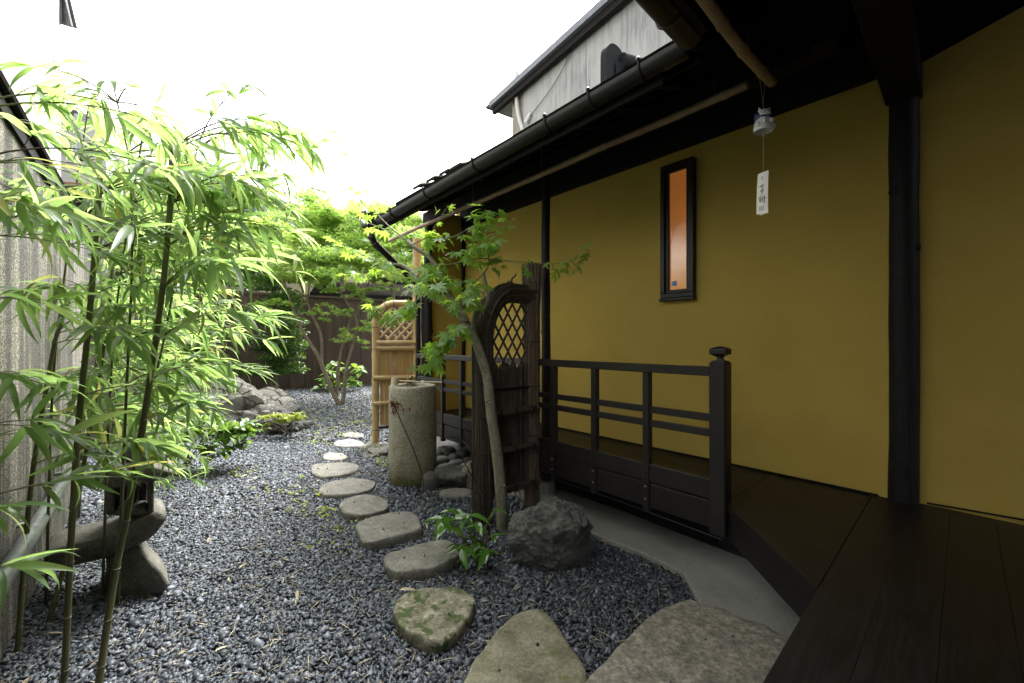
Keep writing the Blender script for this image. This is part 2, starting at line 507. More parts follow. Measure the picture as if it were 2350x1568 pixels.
def fence_wood():
    m, t, b, o = nodes('brown_fence_board')
    vec = coords(t, (7, 7, 0.6), per_object=True)
    f = noise_t(t, vec, 2.5, 6, 0.65)
    oi = t.nodes.new('ShaderNodeObjectInfo')
    col = ramp(t, f, [(0.3, (0.060, 0.036, 0.029)), (0.7, (0.105, 0.066, 0.052))])
    col = mixc(t, oi.outputs['Random'], col, mixc(t, 1.0, col, (0.66, 0.62, 0.62), 'MULTIPLY'))
    t.links.new(col, b.inputs['Base Color'])
    b.inputs['Roughness'].default_value = 0.65
    bump(t, b, f, 0.2, 0.004)
    return m
M['fence'] = fence_wood()
def aggregate():
    m, t, b, o = nodes('exposed_aggregate')
    vec = coords(t)
    vo = nd(t, 'ShaderNodeTexVoronoi', Scale=130.0)
    t.links.new(vec, vo.inputs['Vector'])
    sep = t.nodes.new('ShaderNodeSeparateColor'); t.links.new(vo.outputs['Color'], sep.inputs[0])
    col = ramp(t, sep.outputs[0], [(0.0, (0.12, 0.108, 0.085)), (0.4, (0.29, 0.265, 0.21)), (0.8, (0.43, 0.40, 0.325)), (1.0, (0.60, 0.57, 0.49))])
    edge = ramp(t, vo.outputs['Distance'], [(0.25, (1, 1, 1)), (0.75, (0.25, 0.24, 0.22))])
    col = mixc(t, 1.0, col, edge, 'MULTIPLY')
    st = coords(t, (3.5, 3.5, 0.16))
    s1 = ramp(t, noise_t(t, st, 2.4, 5, 0.7), [(0.40, (0, 0, 0)), (0.54, (0.92, 0.92, 0.92))])
    col = mixc(t, s1, col, mixc(t, 1.0, col, (0.22, 0.23, 0.24), 'MULTIPLY'))
    t.links.new(col, b.inputs['Base Color'])
    b.inputs['Roughness'].default_value = 0.85
    bump(t, b, vo.outputs['Distance'], 0.7, -0.006)
    return m
M['aggregate'] = aggregate()
def stained_wall():
    m, t, b, o = nodes('stained_white_render')
    vec = coords(t)
    st = coords(t, (5.5, 5.5, 0.45))
    s1 = noise_t(t, st, 2.0, 6, 0.75)
    big = noise_t(t, vec, 0.55, 3, 0.5)
    ml = nd(t, 'ShaderNodeMath', operation='MULTIPLY'); t.links.new(s1, ml.inputs[0]); t.links.new(big, ml.inputs[1])
    fac = ramp(t, ml.outputs[0], [(0.22, (0, 0, 0)), (0.36, (0.9, 0.9, 0.9))])
    g = noise_t(t, vec, 60, 3, 0.7)
    base = ramp(t, g, [(0.3, (0.29, 0.288, 0.275)), (0.7, (0.34, 0.337, 0.322))])
    col = mixc(t, fac, base, (0.165, 0.168, 0.163))
    t.links.new(col, b.inputs['Base Color'])
    b.inputs['Roughness'].default_value = 0.9
    bump(t, b, g, 0.3, 0.006)
    return m
M['stained'] = stained_wall()
def gravel_m():
    m, t, b, o = nodes('blue_grey_crushed_stone')
    a = nd(t, 'ShaderNodeAttribute', attribute_name='tint')
    vec = coords(t)
    g = noise_t(t, vec, 160, 3, 0.7)
    col = ramp(t, a.outputs['Fac'], [(0.0, (0.015, 0.0185, 0.0235)), (0.4, (0.043, 0.051, 0.063)), (0.75, (0.095, 0.110, 0.133)), (0.965, (0.25, 0.275, 0.315)), (0.985, (0.26, 0.22, 0.16)), (1.0, (0.45, 0.44, 0.41))])
    col = mixc(t, ramp(t, g, [(0.35, (0.6, 0.6, 0.6)), (0.7, (0, 0, 0))]), col, mixc(t, 1.0, col, (0.6, 0.6, 0.62), 'MULTIPLY'))
    t.links.new(col, b.inputs['Base Color'])
    b.inputs['Roughness'].default_value = 0.50
    b.inputs['Specular IOR Level'].default_value = 0.5
    return m
M['gravel'] = gravel_m()
def glass_m():
    m, t, b, o = nodes('amber_rippled_glass')
    vec = coords(t)
    f = noise_t(t, vec, 3, 3)
    t.links.new(ramp(t, f, [(0.3, (0.62, 0.20, 0.035)), (0.7, (0.75, 0.27, 0.06))]), b.inputs['Base Color'])
    b.inputs['Roughness'].default_value = 0.12
    b.inputs['Emission Color'].default_value = (1.0, 0.33, 0.07, 1)     # the lit room behind the amber glass
    b.inputs['Emission Strength'].default_value = 0.028
    b.inputs['Specular IOR Level'].default_value = 1.0
    b.inputs['IOR'].default_value = 1.9
    bump(t, b, noise_t(t, vec, 110, 3, 0.6), 0.3, 0.003)
    return m
M['amber'] = glass_m()
M['water'] = plain('still_water', (0.02, 0.025, 0.02), None, 0.03, 3, 0.02, 8, spec=0.6)
BAM_C = [(0.0, (0.075, 0.132, 0.056)), (0.5, (0.096, 0.165, 0.054)), (0.93, (0.13, 0.198, 0.056)), (1.0, (0.24, 0.21, 0.06))]
BAM_T = [(0.0, (0.27, 0.44, 0.12)), (0.5, (0.35, 0.53, 0.15)), (0.93, (0.46, 0.59, 0.19)), (1.0, (0.54, 0.44, 0.12))]
M['bleaf'] = leaf_mat('bamboo_leaf', BAM_C, BAM_T, 0.36, 0.68, spec=0.55)
M['bleaf2'] = leaf_mat('bamboo_foliage', BAM_C, BAM_T, 0.36, 0.68, 'tint', spec=0.55)
M['mleaf'] = leaf_mat('maple_leaf', [(0.0, (0.085, 0.17, 0.04)), (1.0, (0.14, 0.23, 0.05))], [(0.0, (0.34, 0.60, 0.06)), (1.0, (0.52, 0.74, 0.09))], 0.34, 0.58)
M['mfol'] = leaf_mat('pale_maple_foliage', [(0.0, (0.11, 0.17, 0.035)), (0.7, (0.19, 0.24, 0.055)), (1.0, (0.27, 0.26, 0.07))], [(0.0, (0.25, 0.47, 0.07)), (0.6, (0.40, 0.58, 0.12)), (1.0, (0.60, 0.62, 0.15))], 0.5, 0.62, 'tint')
M['evergreen'] = leaf_mat('evergreen_foliage', [(0.0, (0.040, 0.085, 0.024)), (0.7, (0.070, 0.135, 0.034)), (1.0, (0.115, 0.18, 0.045))], [(0.0, (0.10, 0.22, 0.025)), (1.0, (0.26, 0.44, 0.05))], 0.32, 0.32, 'tint')
M['midgreen'] = leaf_mat('shrub_foliage', [(0.0, (0.060, 0.120, 0.030)), (0.7, (0.100, 0.185, 0.042)), (1.0, (0.16, 0.24, 0.055))], [(0.0, (0.12, 0.27, 0.015)), (1.0, (0.34, 0.52, 0.03))], 0.38, 0.36, 'tint')
M['lime'] = leaf_mat('lime_foliage', [(0.0, (0.15, 0.21, 0.035)), (1.0, (0.26, 0.30, 0.06))], [(0.0, (0.40, 0.55, 0.05)), (1.0, (0.62, 0.66, 0.08))], 0.5, 0.42, 'tint')
M['gloss'] = leaf_mat('glossy_leaf', [(0.0, (0.045, 0.12, 0.018)), (1.0, (0.085, 0.18, 0.028))], [(0.0, (0.14, 0.34, 0.015)), (1.0, (0.26, 0.48, 0.02))], 0.16, 0.30, spec=0.6)
M['hydra'] = leaf_mat('broad_green_leaf', [(0.0, (0.085, 0.17, 0.035)), (1.0, (0.14, 0.23, 0.045))], [(0.0, (0.24, 0.46, 0.03)), (1.0, (0.40, 0.58, 0.045))], 0.4, 0.38)
M['litter'] = leaf_mat('dry_straw', [(0.0, (0.14, 0.105, 0.06)), (0.5, (0.30, 0.24, 0.15)), (1.0, (0.48, 0.41, 0.29))], [(0.0, (0.2, 0.1, 0.03)), (1.0, (0.4, 0.3, 0.1))], 0.7, 0.15, 'tint')

# ------------------------------------------------------------------ leaf templates
def blade_tmpl(L, W, curl, fold, seg=6, tip=1.0, base=0.35, twist=0.0):
    vs_, fs_ = [], []
    x, z, a = 0.0, 0.0, 0.0
    for i in range(seg + 1):
        t = i / seg
        wd = W * (math.sin(math.pi * min(1, (t ** 0.62))) ** 0.85 if 0 < t < 1 else 0.0)
        if t == 0: wd = W * 0.06
        tw = twist * t
        for sgn in (-1, 0, 1):
            y = sgn * wd / 2
            zz = abs(sgn) * wd * fold
            vs_.append((x, y * math.cos(tw) - zz * math.sin(tw), z + y * math.sin(tw) + zz * math.cos(tw)))
        a = -curl * t
        x += L / seg * math.cos(a)
        z += L / seg * math.sin(a)
    for i in range(seg):
        b = i * 3
        fs_ += [(b, b + 3, b + 4, b + 1), (b + 1, b + 4, b + 5, b + 2)]
    return vs_, fs_
def star_tmpl(lobes, narrow=0.30, droop=0.12, L=1.0):
    # palmate leaf in the xy plane, stalk at origin pointing -x
    n = len(lobes)
    vs_ = [(0, 0, 0)]
    k = 0
    out = []
    for i, (ang, ln) in enumerate(lobes):
        out.append((ang, ln))
        if i < n - 1:
            out.append(((ang + lobes[i + 1][0]) / 2, narrow * min(ln, lobes[i + 1][1]) + 0.05))
    for ang, ln in out:
        vs_.append((ln * math.cos(ang), ln * math.sin(ang), -droop * ln * ln))
    m = len(out)
    # each lobe gets a belly so that it is a blade, not a spike
    fs_ = []
    for i in range(0, m, 2):
        ang, ln = out[i]
        c = i + 1
        l = i if i > 0 else None
        r = i + 2 if i + 2 <= m else None
        bw = 0.105 * ln + 0.03
        bx = 0.56 * ln
        bl = (bx * math.cos(ang) + bw * math.sin(ang), bx * math.sin(ang) - bw * math.cos(ang), -droop * 0.3)
        br = (bx * math.cos(ang) - bw * math.sin(ang), bx * math.sin(ang) + bw * math.cos(ang), -droop * 0.3)
        vs_ += [bl, br]
        ib, ir = len(vs_) - 2, len(vs_) - 1
        left = l if l else 0
        right = r if r else 0
        if l: fs_.append((0, l, ib))
        fs_.append((0, ib, c, ir))
        if r: fs_.append((0, ir, r))
    return [(x * L, y * L, z * L) for x, y, z in vs_], fs_
LOBES7 = [(R(-128), 0.42), (R(-84), 0.72), (R(-42), 0.93), (0.0, 1.0), (R(42), 0.93), (R(84), 0.72), (R(128), 0.42)]
LOBES5 = [(R(-105), 0.6), (R(-52), 0.9), (0.0, 1.0), (R(52), 0.9), (R(105), 0.6)]
def tmpl_mesh(name, tm, mat, smooth=True):
    me = bpy.data.meshes.new(name)
    me.from_pydata(tm[0], [], tm[1])
    me.materials.append(mat)
    if smooth: me.polygons.foreach_set('use_smooth', [True] * len(me.polygons))
    return me
def put_leaf(name, me, parent, pos, direc, up, scale, roll=0.0):
    d = V(direc).normalized()
    u_ = V(up)
    y = u_.cross(d)
    if y.length < 1e-4: y = V((0, 1, 0)).cross(d)
    y.normalize()
    z = d.cross(y)
    mt = Matrix((d, y, z)).transposed() @ Matrix.Rotation(roll, 3, 'X')
    o = bpy.data.objects.new(name, me)
    COL.objects.link(o)
    o.parent = parent
    mm = mt.to_4x4()
    mm = Matrix.Translation(V(pos) - ORG[parent.name]) @ mm @ Matrix.Scale(scale, 4)
    o.matrix_basis = mm
    return o
def cloud(name, parent, clumps, tm, size, mat, tilt=0.7, shell=0.35, kind='stuff', smooth=False):
    # clumps: (centre, (rx,ry,rz), count)
    Ts, Sz, Tn = [], [], []
    for c, r, n in clumps:
        n = int(n * 1.9)
        q = rng.normal(size=(n, 3))
        q /= np.linalg.norm(q, axis=1)[:, None]
        rad = rng.uniform(0, 1, n) ** shell
        q = q * rad[:, None]
        low = q[:, 2] < -0.35
        q[low, 2] *= 0.5
        n = len(q)
        Ts.append(q * np.array(r) + np.array(c))
        Tn.append(np.clip(rng.beta(2, 2.4, n) * 0.7 + 0.3 * rng.uniform() , 0, 1))
    T = np.concatenate(Ts)
    n = len(T)
    Mx = rot_mats(n, tilt) * rng.uniform(size[0], size[1], n)[:, None, None]
    org = np.array(ORG[parent.name])
    me = scatter_mesh(name, tm[0], tm[1], Mx, T - org, mat, np.concatenate(Tn), smooth)
    o = link(name, me, parent)
    if kind: o['kind'] = kind
    return o
OVAL = blade_tmpl(1.0, 0.48, 0.5, 0.12, 3)
ROUND = blade_tmpl(1.0, 0.62, 0.5, 0.10, 3)
STAR5 = star_tmpl(LOBES5)

# ================================================================== SETTING
g = MB()
g.add([(-160, -40, -0.02), (160, -40, -0.02), (160, 260, -0.02), (-160, 260, -0.02)], [(0, 1, 2, 3)])
tag(g.build('ground', M['soil']), kind='structure')

CONC = [G(1140, 1130, .04), G(1198, 1137, .04), G(1290, 1185, .04), G(1373, 1229, .04), G(1470, 1266, .04), G(1567, 1312, .04), G(1603, 1376, .04), G(1660, 1480, .04),
        G(1900, 1520, .04), G(1837, 1408, .04), G(1770, 1330, .04), G(1717, 1283, .04), G(1567, 1226, .04), G(1430, 1172, .04), G(1300, 1128, .04), G(1200, 1108, .04), G(1130, 1100, .04)]
c = MB()
c.prism([(p.x, p.y) for p in CONC], -0.05, 0.04)
tag(c.build('concrete_path', M['concrete'], bevel=0.008), kind='structure')

# gravel: real crushed stones, joined
def inside(poly, x, y):
    r = np.zeros(len(x), bool)
    n = len(poly)
    for i in range(n):
        x0, y0 = poly[i]; x1, y1 = poly[(i + 1) % n]
        cnd = ((y0 > y) != (y1 > y)) & (x < (x1 - x0) * (y - y0) / (y1 - y0 + 1e-12) + x0)
        r ^= cnd
    return r
conc_poly = [(p.x, p.y) for p in CONC]
def gravel_band(y0, y1, step, size):
    ys = np.arange(y0, y1, step)
    X, T = [], []
    for y in ys:
        xl = -0.66 - 0.86 * y - (1.6 if y > 4.2 else 0.0)
        xr = 1.30
        x = np.arange(max(xl, -1.32 * y - 0.4), min(xr, 0.55 * y + 0.2) if y > 1.6 else 0.75, step)
        X.append(np.stack([x, np.full(len(x), y)], 1))
    p = np.concatenate(X)
    p += rng.uniform(-step * .55, step * .55, p.shape)
    rel = p - np.array(N0)
    d = rel @ np.array([NX, NY])
    s = rel @ np.array([UX, UY])
    keep = ~inside(conc_poly, p[:, 0], p[:, 1]) & ((d > -0.05) | (s > 4.6))
    dm = (p - np.array([Q1.x, Q1.y])) @ np.array([M2.x, M2.y])
    keep &= dm < 0.02
    p = p[keep]
    n = len(p)
    cube = np.array([(-1, -1, -1), (1, -1, -1), (1, 1, -1), (-1, 1, -1), (-1, -1, 1), (1, -1, 1), (1, 1, 1), (-1, 1, 1)], float) * 0.5
    co = cube[None] + rng.uniform(-0.30, 0.30, (n, 8, 3))
    co[:, 4:, :2] *= rng.uniform(0.45, 0.95, (n, 1, 1))
    sz = size * rng.lognormal(0, 0.28, n)
    asp = np.stack([np.ones(n) * 1.2, rng.uniform(0.55, 1.0, n), rng.uniform(0.30, 0.62, n)], 1)
    co *= (asp * sz[:, None])[:, None, :]
    Mx = rot_mats(n, 0.8)
    co = np.einsum('nij,nkj->nki', Mx, co)
    hump = np.array([noise.noise(V((a * 1.3, b * 1.3, 0))) for a, b in p[:: max(1, n // 4000)]])
    z = rng.uniform(-0.2, 0.55, n) * size
    co += np.stack([p[:, 0], p[:, 1], z], 1)[:, None, :]
    return co.reshape(-1, 3), n
cs, ns_ = [], 0
for band in ((0.75, 3.2, 0.0118, 0.0172), (3.2, 5.6, 0.0160, 0.0220), (5.6, 13.2, 0.026, 0.034)):
    co, n = gravel_band(*band)
    cs.append(co); ns_ += n
QF = [(0, 3, 2, 1), (4, 5, 6, 7), (0, 1, 5, 4), (1, 2, 6, 5), (2, 3, 7, 6), (3, 0, 4, 7)]
gm = raw_mesh('gravel', np.concatenate(cs), QF, ns_, 8, M['gravel'], rng.beta(1.15, 1.5, ns_) * 0.955 + (rng.uniform(size=ns_) > 0.992) * 0.1)
tag(link('gravel', gm), kind='stuff')

# fallen straw and bamboo leaves lying on the gravel
def on_gravel(n, ylo, yhi, pw=1.0):
    y = ylo + (yhi - ylo) * rng.uniform(size=n) ** pw
    xl = np.maximum(-0.62 - 0.86 * y, -1.25 * y)
    x = xl + (np.minimum(0.5 * y, 1.2) - xl) * rng.uniform(size=n)
    p = np.stack([x, y], 1)
    rel = p - np.array(N0)
    k = (rel @ np.array([NX, NY]) > 0.0) & (((p - np.array([Q1.x, Q1.y])) @ np.array([M2.x, M2.y])) < -0.02)
    return p[k]
p = on_gravel(2300, 1.3, 5.0, 1.5)
n = len(p)
Mx = rot_mats(n, 0.16)
Mx = Mx * rng.uniform(0.03, 0.085, n)[:, None, None]
lm = scatter_mesh('straw_litter', *blade_tmpl(1.0, 0.055, 0.25, 0.2, 3), Mx, np.column_stack([p, np.full(n, 0.022)]), M['litter'], rng.uniform(size=n))
tag(link('straw_litter', lm), kind='stuff')
p = on_gravel(46, 1.3, 4.5, 1.4)
n = len(p)
Mx = rot_mats(n, 0.3) * rng.uniform(0.05, 0.11, n)[:, None, None]
lm = scatter_mesh('fallen_bamboo_leaf_litter', *blade_tmpl(1.0, 0.17, 0.5, 0.25, 4, twist=0.8), Mx, np.column_stack([p, np.full(n, 0.024)]), M['litter'], rng.uniform(0.3, 1, n))
tag(link('leaf_litter', lm), kind='stuff')
# weeds sprouting through the gravel, mostly between the rock and the stepping stones
wp = []
for (px, py, sx, sy, k) in ((700, 960, 60, 22, 40), (760, 1000, 70, 28, 60), (740, 940, 90, 20, 40), (820, 975, 30, 22, 26), (690, 1115, 45, 30, 9), (640, 1150, 50, 26, 7), (860, 1035, 22, 14, 14),
                            (640, 915, 120, 10, 26), (560, 1090, 40, 20, 8), (720, 1180, 60, 30, 12), (850, 920, 10, 30, 10), (450, 940, 40, 18, 26), (880, 1070, 12, 16, 12), (800, 1250, 70, 40, 8)):
    for _ in range(k):
        q = G(px + random.gauss(0, sx * .6), max(905, py + random.gauss(0, sy * .6)))
        for _ in range(random.randint(3, 6)):
            wp.append((q.x + random.gauss(0, .035), q.y + random.gauss(0, .035), random.uniform(.02, .05)))
wp = np.array(wp)
n = len(wp)
Mx = rot_mats(n, 0.7) * rng.uniform(0.018, 0.042, n)[:, None, None]
tag(link('weeds', scatter_mesh('weeds', *ROUND, Mx, wp, M['lime'], rng.uniform(size=n))), kind='stuff')

# ================================================================== HOUSE
house = thing('house', 'dark timber house with ochre plaster walls and a long gutter under its eaves', 'house', HP(1.5, -0.774, 0))
def wall_slab(p0, p1, z0, z1a, z1b, out, th=0.08):
    m = MB()
    o_ = V(out) * -th
    a, b = V(p0), V(p1)
    q = [V((a.x, a.y, z0)), V((b.x, b.y, z0)), V((b.x, b.y, z1b)), V((a.x, a.y, z1a))]
    m.add(q + [x + o_ for x in q], [(0, 1, 2, 3), (7, 6, 5, 4), (0, 4, 5, 1), (1, 5, 6, 2), (2, 6, 7, 3), (3, 7, 4, 0)])
    return m
WD = -0.774
CORNER = HP(-0.60, WD)
ENDS = 3.66
m_ = wall_slab(HP(-0.70, WD), HP(ENDS + .2, WD), 0.40, 3.16, 3.16, O3)
m_.build('wall', M['ochre'], house)
wall_slab(HP(ENDS, WD + 0.001), HP(ENDS, -0.26), 0.40, 3.02, 3.02, -U3).build('wall', M['ochre'], house)
RW = V((0.776, -0.631, 0)).normalized()       # the wall that turns at the corner post
RO = V((-RW.y * -1, 0, 0))
RN = V((RW.y, -RW.x, 0))                       # faces the camera side
if RN.dot(-CORNER) < 0: RN = -RN
rw0 = V((2.237, 2.327, 0)) - RW * 0.02
rw1 = rw0 + RW * 2.6
wall_slab(rw0, rw1, 0.40, 3.7, 3.7, RN).build('wall', M['ochre'], house)
# wall behind the near veranda (behind the viewer): unseen plain dark slab, added to block light
bw0 = J0 + M2 * 1.95 + E2 * 1.4
bw1 = J0 + M2 * 1.95 - E2 * 3.8
wall_slab(bw0, bw1, 0.40, 3.6, 3.6, -M2).build('unseen_rear_wall', M['timber'], house)
# skirting strip along the walls
sk = MB()
sk.obox(HP(-0.56, WD + 0.004, DECK + .001), U3 * 4.2, O3 * 0.006, Z3 * 0.010)
sk.build('skirting', M['timber'], house)
sk = MB()
sk.obox(rw0 + RW * .07 + RN * 0.003 + Z3 * (DECK + .001), RW * 2.4, RN * 0.006, Z3 * 0.009)
sk.build('skirting', M['timber'], house)
# natural log posts
def log_post(px_w, base, top, r, seed, taper=0.92, mat='post'):
    m = MB()
    n = 22
    rnd = random.Random(seed)
    pts, rad = [], []
    for i in range(n + 1):
        t = i / n
        z = base.z + (top - base.z) * t
        wob = V((noise.noise(V((seed, z * 1.2, 0))), noise.noise(V((seed, z * 1.2, 5))), 0)) * r * px_w
        pts.append(V((base.x, base.y, z)) + wob)
        rad.append(r * (1 + (taper - 1) * t) * (1 + 0.07 * noise.noise(V((seed, z * 3.1, 9)))))
    m.tube(pts, rad, 14)
    for _ in range(5):
        i = rnd.randint(4, n - 3)
        a = rnd.uniform(0, 6.28)
        m.ball(pts[i] + V((math.cos(a), math.sin(a), 0)) * rad[i] * .93, (0.016, 0.016, 0.022), 8, 5)
    return m
PC_ = V((2.196, 2.345, 0))
log_post(0.22, PC_ + V((0.0, 0.0, DECK - .02)), 2.85, 0.066, 4, .98).build('post', M['post'], house, smooth=50)
log_post(0.22, HP(1.565, -0.206, 0.145), 2.98, 0.040, 8).build('post', M['post'], house, smooth=50)
log_post(0.22, HP(3.61, -0.20, 0.0), 2.95, 0.052, 15).build('post', M['post'], house, smooth=50)
log_post(0.1, HP(ENDS - 0.02, WD + 0.03, DECK), 2.9, 0.024, 16).build('post', M['post'], house, smooth=50)
pb = MB()
pc = HP(1.565, -0.206)
pb.lathe((pc.x, pc.y, 0.0), [(0.085, 0), (0.083, 0.10), (0.074, 0.14), (0.03, 0.143)], 9)
pb.build('foundation_stone', M['concrete'], house, smooth=30)
# beams
bm_ = MB()
bm_.obox(HP(-0.55, WD + 0.003, 2.86), U3 * 4.25, O3 * 0.05, Z3 * 0.34)
bm_.build('beam', M['timber'], house, bevel=0.004)
bm_ = MB()
bm_.obox(HP(-0.5, -0.26, 2.815), U3 * 4.16, O3 * 0.11, Z3 * 0.13)
bm_.build('beam', M['timber'], house, bevel=0.006)
tb0 = PC_ + V((0, 0, 2.775))
bm_ = MB()
bm_.beam(tb0 + E2 * 0.07, tb0 - E2 * 3.6, 0.15, 0.17)
bm_.build('tie_beam', M['timber'], house, bevel=0.006)
bm_ = MB()
bm_.beam(HP(-0.45, -0.20, 2.86), HP(-0.45, -0.20, 2.86) - E2 * 3.2, 0.10, 0.12)
bm_.build('beam', M['timber'], house, bevel=0.006)
# roofs: underside planes that meet in a valley
SL = 0.36
def d1(x, y): return 0.78 - ((x - N0[0]) * NX + (y - N0[1]) * NY)
def d2(x, y): return (x - J0.x) * M2.x + (y - J0.y) * M2.y
zr1 = lambda x, y: 2.645 + SL * d1(x, y)
zr2 = lambda x, y: 2.645 + SL * d2(x, y)
JR = HP(s_at(1545, 0.78), 0.78)
big1 = [tuple(HP(-4.5, 0.46)[:2]), tuple(HP(3.12, 0.46)[:2]), tuple(HP(3.78, -0.22)[:2]), tuple(HP(3.78, -1.75)[:2]), tuple(HP(-4.5, -1.75)[:2])]
vdir = V((1, -0.06, 0)).normalized()
vn = (-vdir.y, vdir.x)
r1 = clip(big1, (J0.x, J0.y), vn)
big2 = [tuple((J0 + E2 * 4.5)[:2]), tuple((J0 - E2 * 3.9)[:2]), tuple((J0 - E2 * 3.9 + M2 * 3.2)[:2]), tuple((J0 + E2 * 4.5 + M2 * 3.2)[:2])]  # unseen run behind the viewer, lengthened to cut sky light on the walls
r2 = clip(big2, (J0.x + vn[0] * .3, J0.y + vn[1] * .3), (-vn[0], -vn[1]))
ef = [tuple(HP(-.225, 0.655)[:2]), tuple(HP(3.12, 0.655)[:2]), tuple(HP(3.12, 0.462)[:2]), tuple(HP(-.415, 0.462)[:2])]
def zef(x, y): return 2.555 + (zr1(*HP(0, .46)[:2]) - 2.555) * (d1(x, y) - .125) / (.32 - .125)
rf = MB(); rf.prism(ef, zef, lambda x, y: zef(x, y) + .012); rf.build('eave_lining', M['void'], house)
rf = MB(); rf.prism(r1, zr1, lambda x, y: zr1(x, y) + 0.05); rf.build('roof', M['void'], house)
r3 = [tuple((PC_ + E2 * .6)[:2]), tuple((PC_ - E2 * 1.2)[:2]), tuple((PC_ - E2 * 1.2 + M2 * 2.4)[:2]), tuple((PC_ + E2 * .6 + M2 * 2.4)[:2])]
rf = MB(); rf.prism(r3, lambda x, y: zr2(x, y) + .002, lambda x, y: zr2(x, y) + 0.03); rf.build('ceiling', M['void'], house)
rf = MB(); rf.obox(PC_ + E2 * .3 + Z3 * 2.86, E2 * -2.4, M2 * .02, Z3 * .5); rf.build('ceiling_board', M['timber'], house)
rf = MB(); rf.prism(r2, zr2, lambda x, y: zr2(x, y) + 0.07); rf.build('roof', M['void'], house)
# rafters and sheathing battens
for i in range(11):
    s = -0.05 + i * 0.31
    a, b = HP(s, 0.45), HP(s, -0.70)
    m = MB()
    m.beam((a.x, a.y, zr1(a.x, a.y) - .024), (b.x, b.y, zr1(b.x, b.y) - .024), 0.036, 0.044)
    m.build('rafter', M['timber'], house)
for i in range(8):
    a = J0 - E2 * (0.15 + 0.31 * i) + M2 * 0.08
    b = a + M2 * 1.8
    m = MB()
    m.beam((a.x, a.y, zr2(a.x, a.y) - .024), (b.x, b.y, zr2(b.x, b.y) - .024), 0.036, 0.044)
    m.build('rafter', M['timber'], house)
for k in range(5):
    d = 0.42 - 0.25 * k
    m = MB()
    a, b = HP(-0.25 - 0.1 * k, d), HP(3.1, d)
    m.beam((a.x, a.y, zr1(a.x, a.y) - .008), (b.x, b.y, zr1(b.x, b.y) - .008), 0.03, 0.014)
    m.build('batten', M['timber'], house)
# eave edge boards and tile ends just behind the gutters
m = MB(); a, b = HP(-0.02, 0.635), HP(3.12, 0.635)
m.beam((a.x, a.y, 2.545), (b.x, b.y, 2.51), 0.02, 0.05); m.build('eave_board', M['timber'], house)
m = MB(); a, b = J0 + M2 * .13, J0 - E2 * 3.9 + M2 * .13
m.beam((a.x, a.y, 2.60), (b.x, b.y, 2.60), 0.03, 0.07); m.build('eave_board', M['timber'], house)
# gutters: half pipes with a rim, brackets, rainwater head and bent downpipe
def half_pipe(m, p0, p1, r, seg=10, th=0.006):
    p0, p1 = V(p0), V(p1)
    ax = (p1 - p0).normalized()
    sd_ = ax.cross(Z3).normalized()
    prof = []
    for k in range(seg + 1):
        a = math.pi * k / seg
        prof.append((math.cos(a) * r, -math.sin(a) * r))
    prof = [(r + .012, 0.006)] + prof + [(-r - .012, 0.006)]
    inner = [(x * (1 - th / r), y * (1 - th / r) + 0.002) for x, y in prof[1:-1]][::-1]
    loop = prof + inner
    n = len(loop)
    vs_ = [p0 + sd_ * x + Z3 * y for x, y in loop] + [p1 + sd_ * x + Z3 * y for x, y in loop]
    kp = len(prof)
    m.add(vs_, [(k, (k + 1) % n, n + (k + 1) % n, n + k) for k in range(n)])
    m.add([p0 + sd_ * x + Z3 * y - ax * .001 for x, y in prof] + [p1 + sd_ * x + Z3 * y + ax * .001 for x, y in prof], [tuple(reversed(range(kp))), tuple(range(kp, 2 * kp))])
GD = 0.690
GZ0, GZ1 = 2.600, 2.552
def gpt(s):
    p_ = HP(s, GD)
    p_.z = GZ0 + (GZ1 - GZ0) * (s + 0.13) / 3.0
    return p_
gut = MB()
half_pipe(gut, gpt(-0.16), gpt(2.98), 0.052)
gut = gut.build('gutter', M['gutter'], house, smooth=35)
def bracket(c_, ax, r=0.056):
    m = MB()
    sd_ = ax.cross(Z3).normalized()
    pts = [c_ + sd_ * math.cos(math.pi * k / 10) * r - Z3 * math.sin(math.pi * k / 10) * r for k in range(11)]
    pts = [pts[0] + Z3 * 0.03 ] + pts + [pts[-1] + Z3 * 0.02]
    m.tube(pts, 0.0055, 6)
    m.ball(pts[-1] , 0.011, 8, 5)
    m.ball(pts[0] , 0.010, 8, 5)
    return m
for px, py in ((1480, 125), (1365, 195), (1265, 255), (1098, 348), (985, 420), (907, 470)):
    bracket(gpt(s_at(px, GD)), U3).build('bracket', M['gutter'], gut, smooth=True)
gut2 = MB()
half_pipe(gut2, J0 + V((0.02, 0.02, 2.60)) + M2 * .064, J0 - E2 * 3.9 + Z3 * 2.6 + M2 * .064, 0.052)
gut2 = gut2.build('gutter', M['gutter'], house, smooth=35)
for t in (0.16, 1.0, 1.9):
    bracket(J0 - E2 * t + Z3 * 2.6 + M2 * .064, E2).build('bracket', M['gutter'], gut2, smooth=True)
hd = MB()
hc = HP(3.12, 0.72, 0)
for z0, z1, w0, w1 in ((2.51, 2.61, 0.075, 0.105), (2.46, 2.51, 0.035, 0.075)):
    q0 = [hc + U3 * (a * w0) + O3 * (b * w0) + Z3 * z0 for a, b in ((-1, -1), (1, -1), (1, 1), (-1, 1))]
    q1 = [hc + U3 * (a * w1) + O3 * (b * w1) + Z3 * z1 for a, b in ((-1, -1), (1, -1), (1, 1), (-1, 1))]
    hd.add(q0 + q1, [(0, 3, 2, 1), (4, 5, 6, 7), (0, 1, 5, 4), (1, 2, 6, 5), (2, 3, 7, 6), (3, 0, 4, 7)])
hd.obox(hc - U3 * .115 - O3 * .115 + Z3 * 2.61, U3 * .23, O3 * .23, Z3 * .02)
hd.build('rainwater_head', M['gutter'], gut)
dp = MB()
cpost = HP(3.68, -0.10)
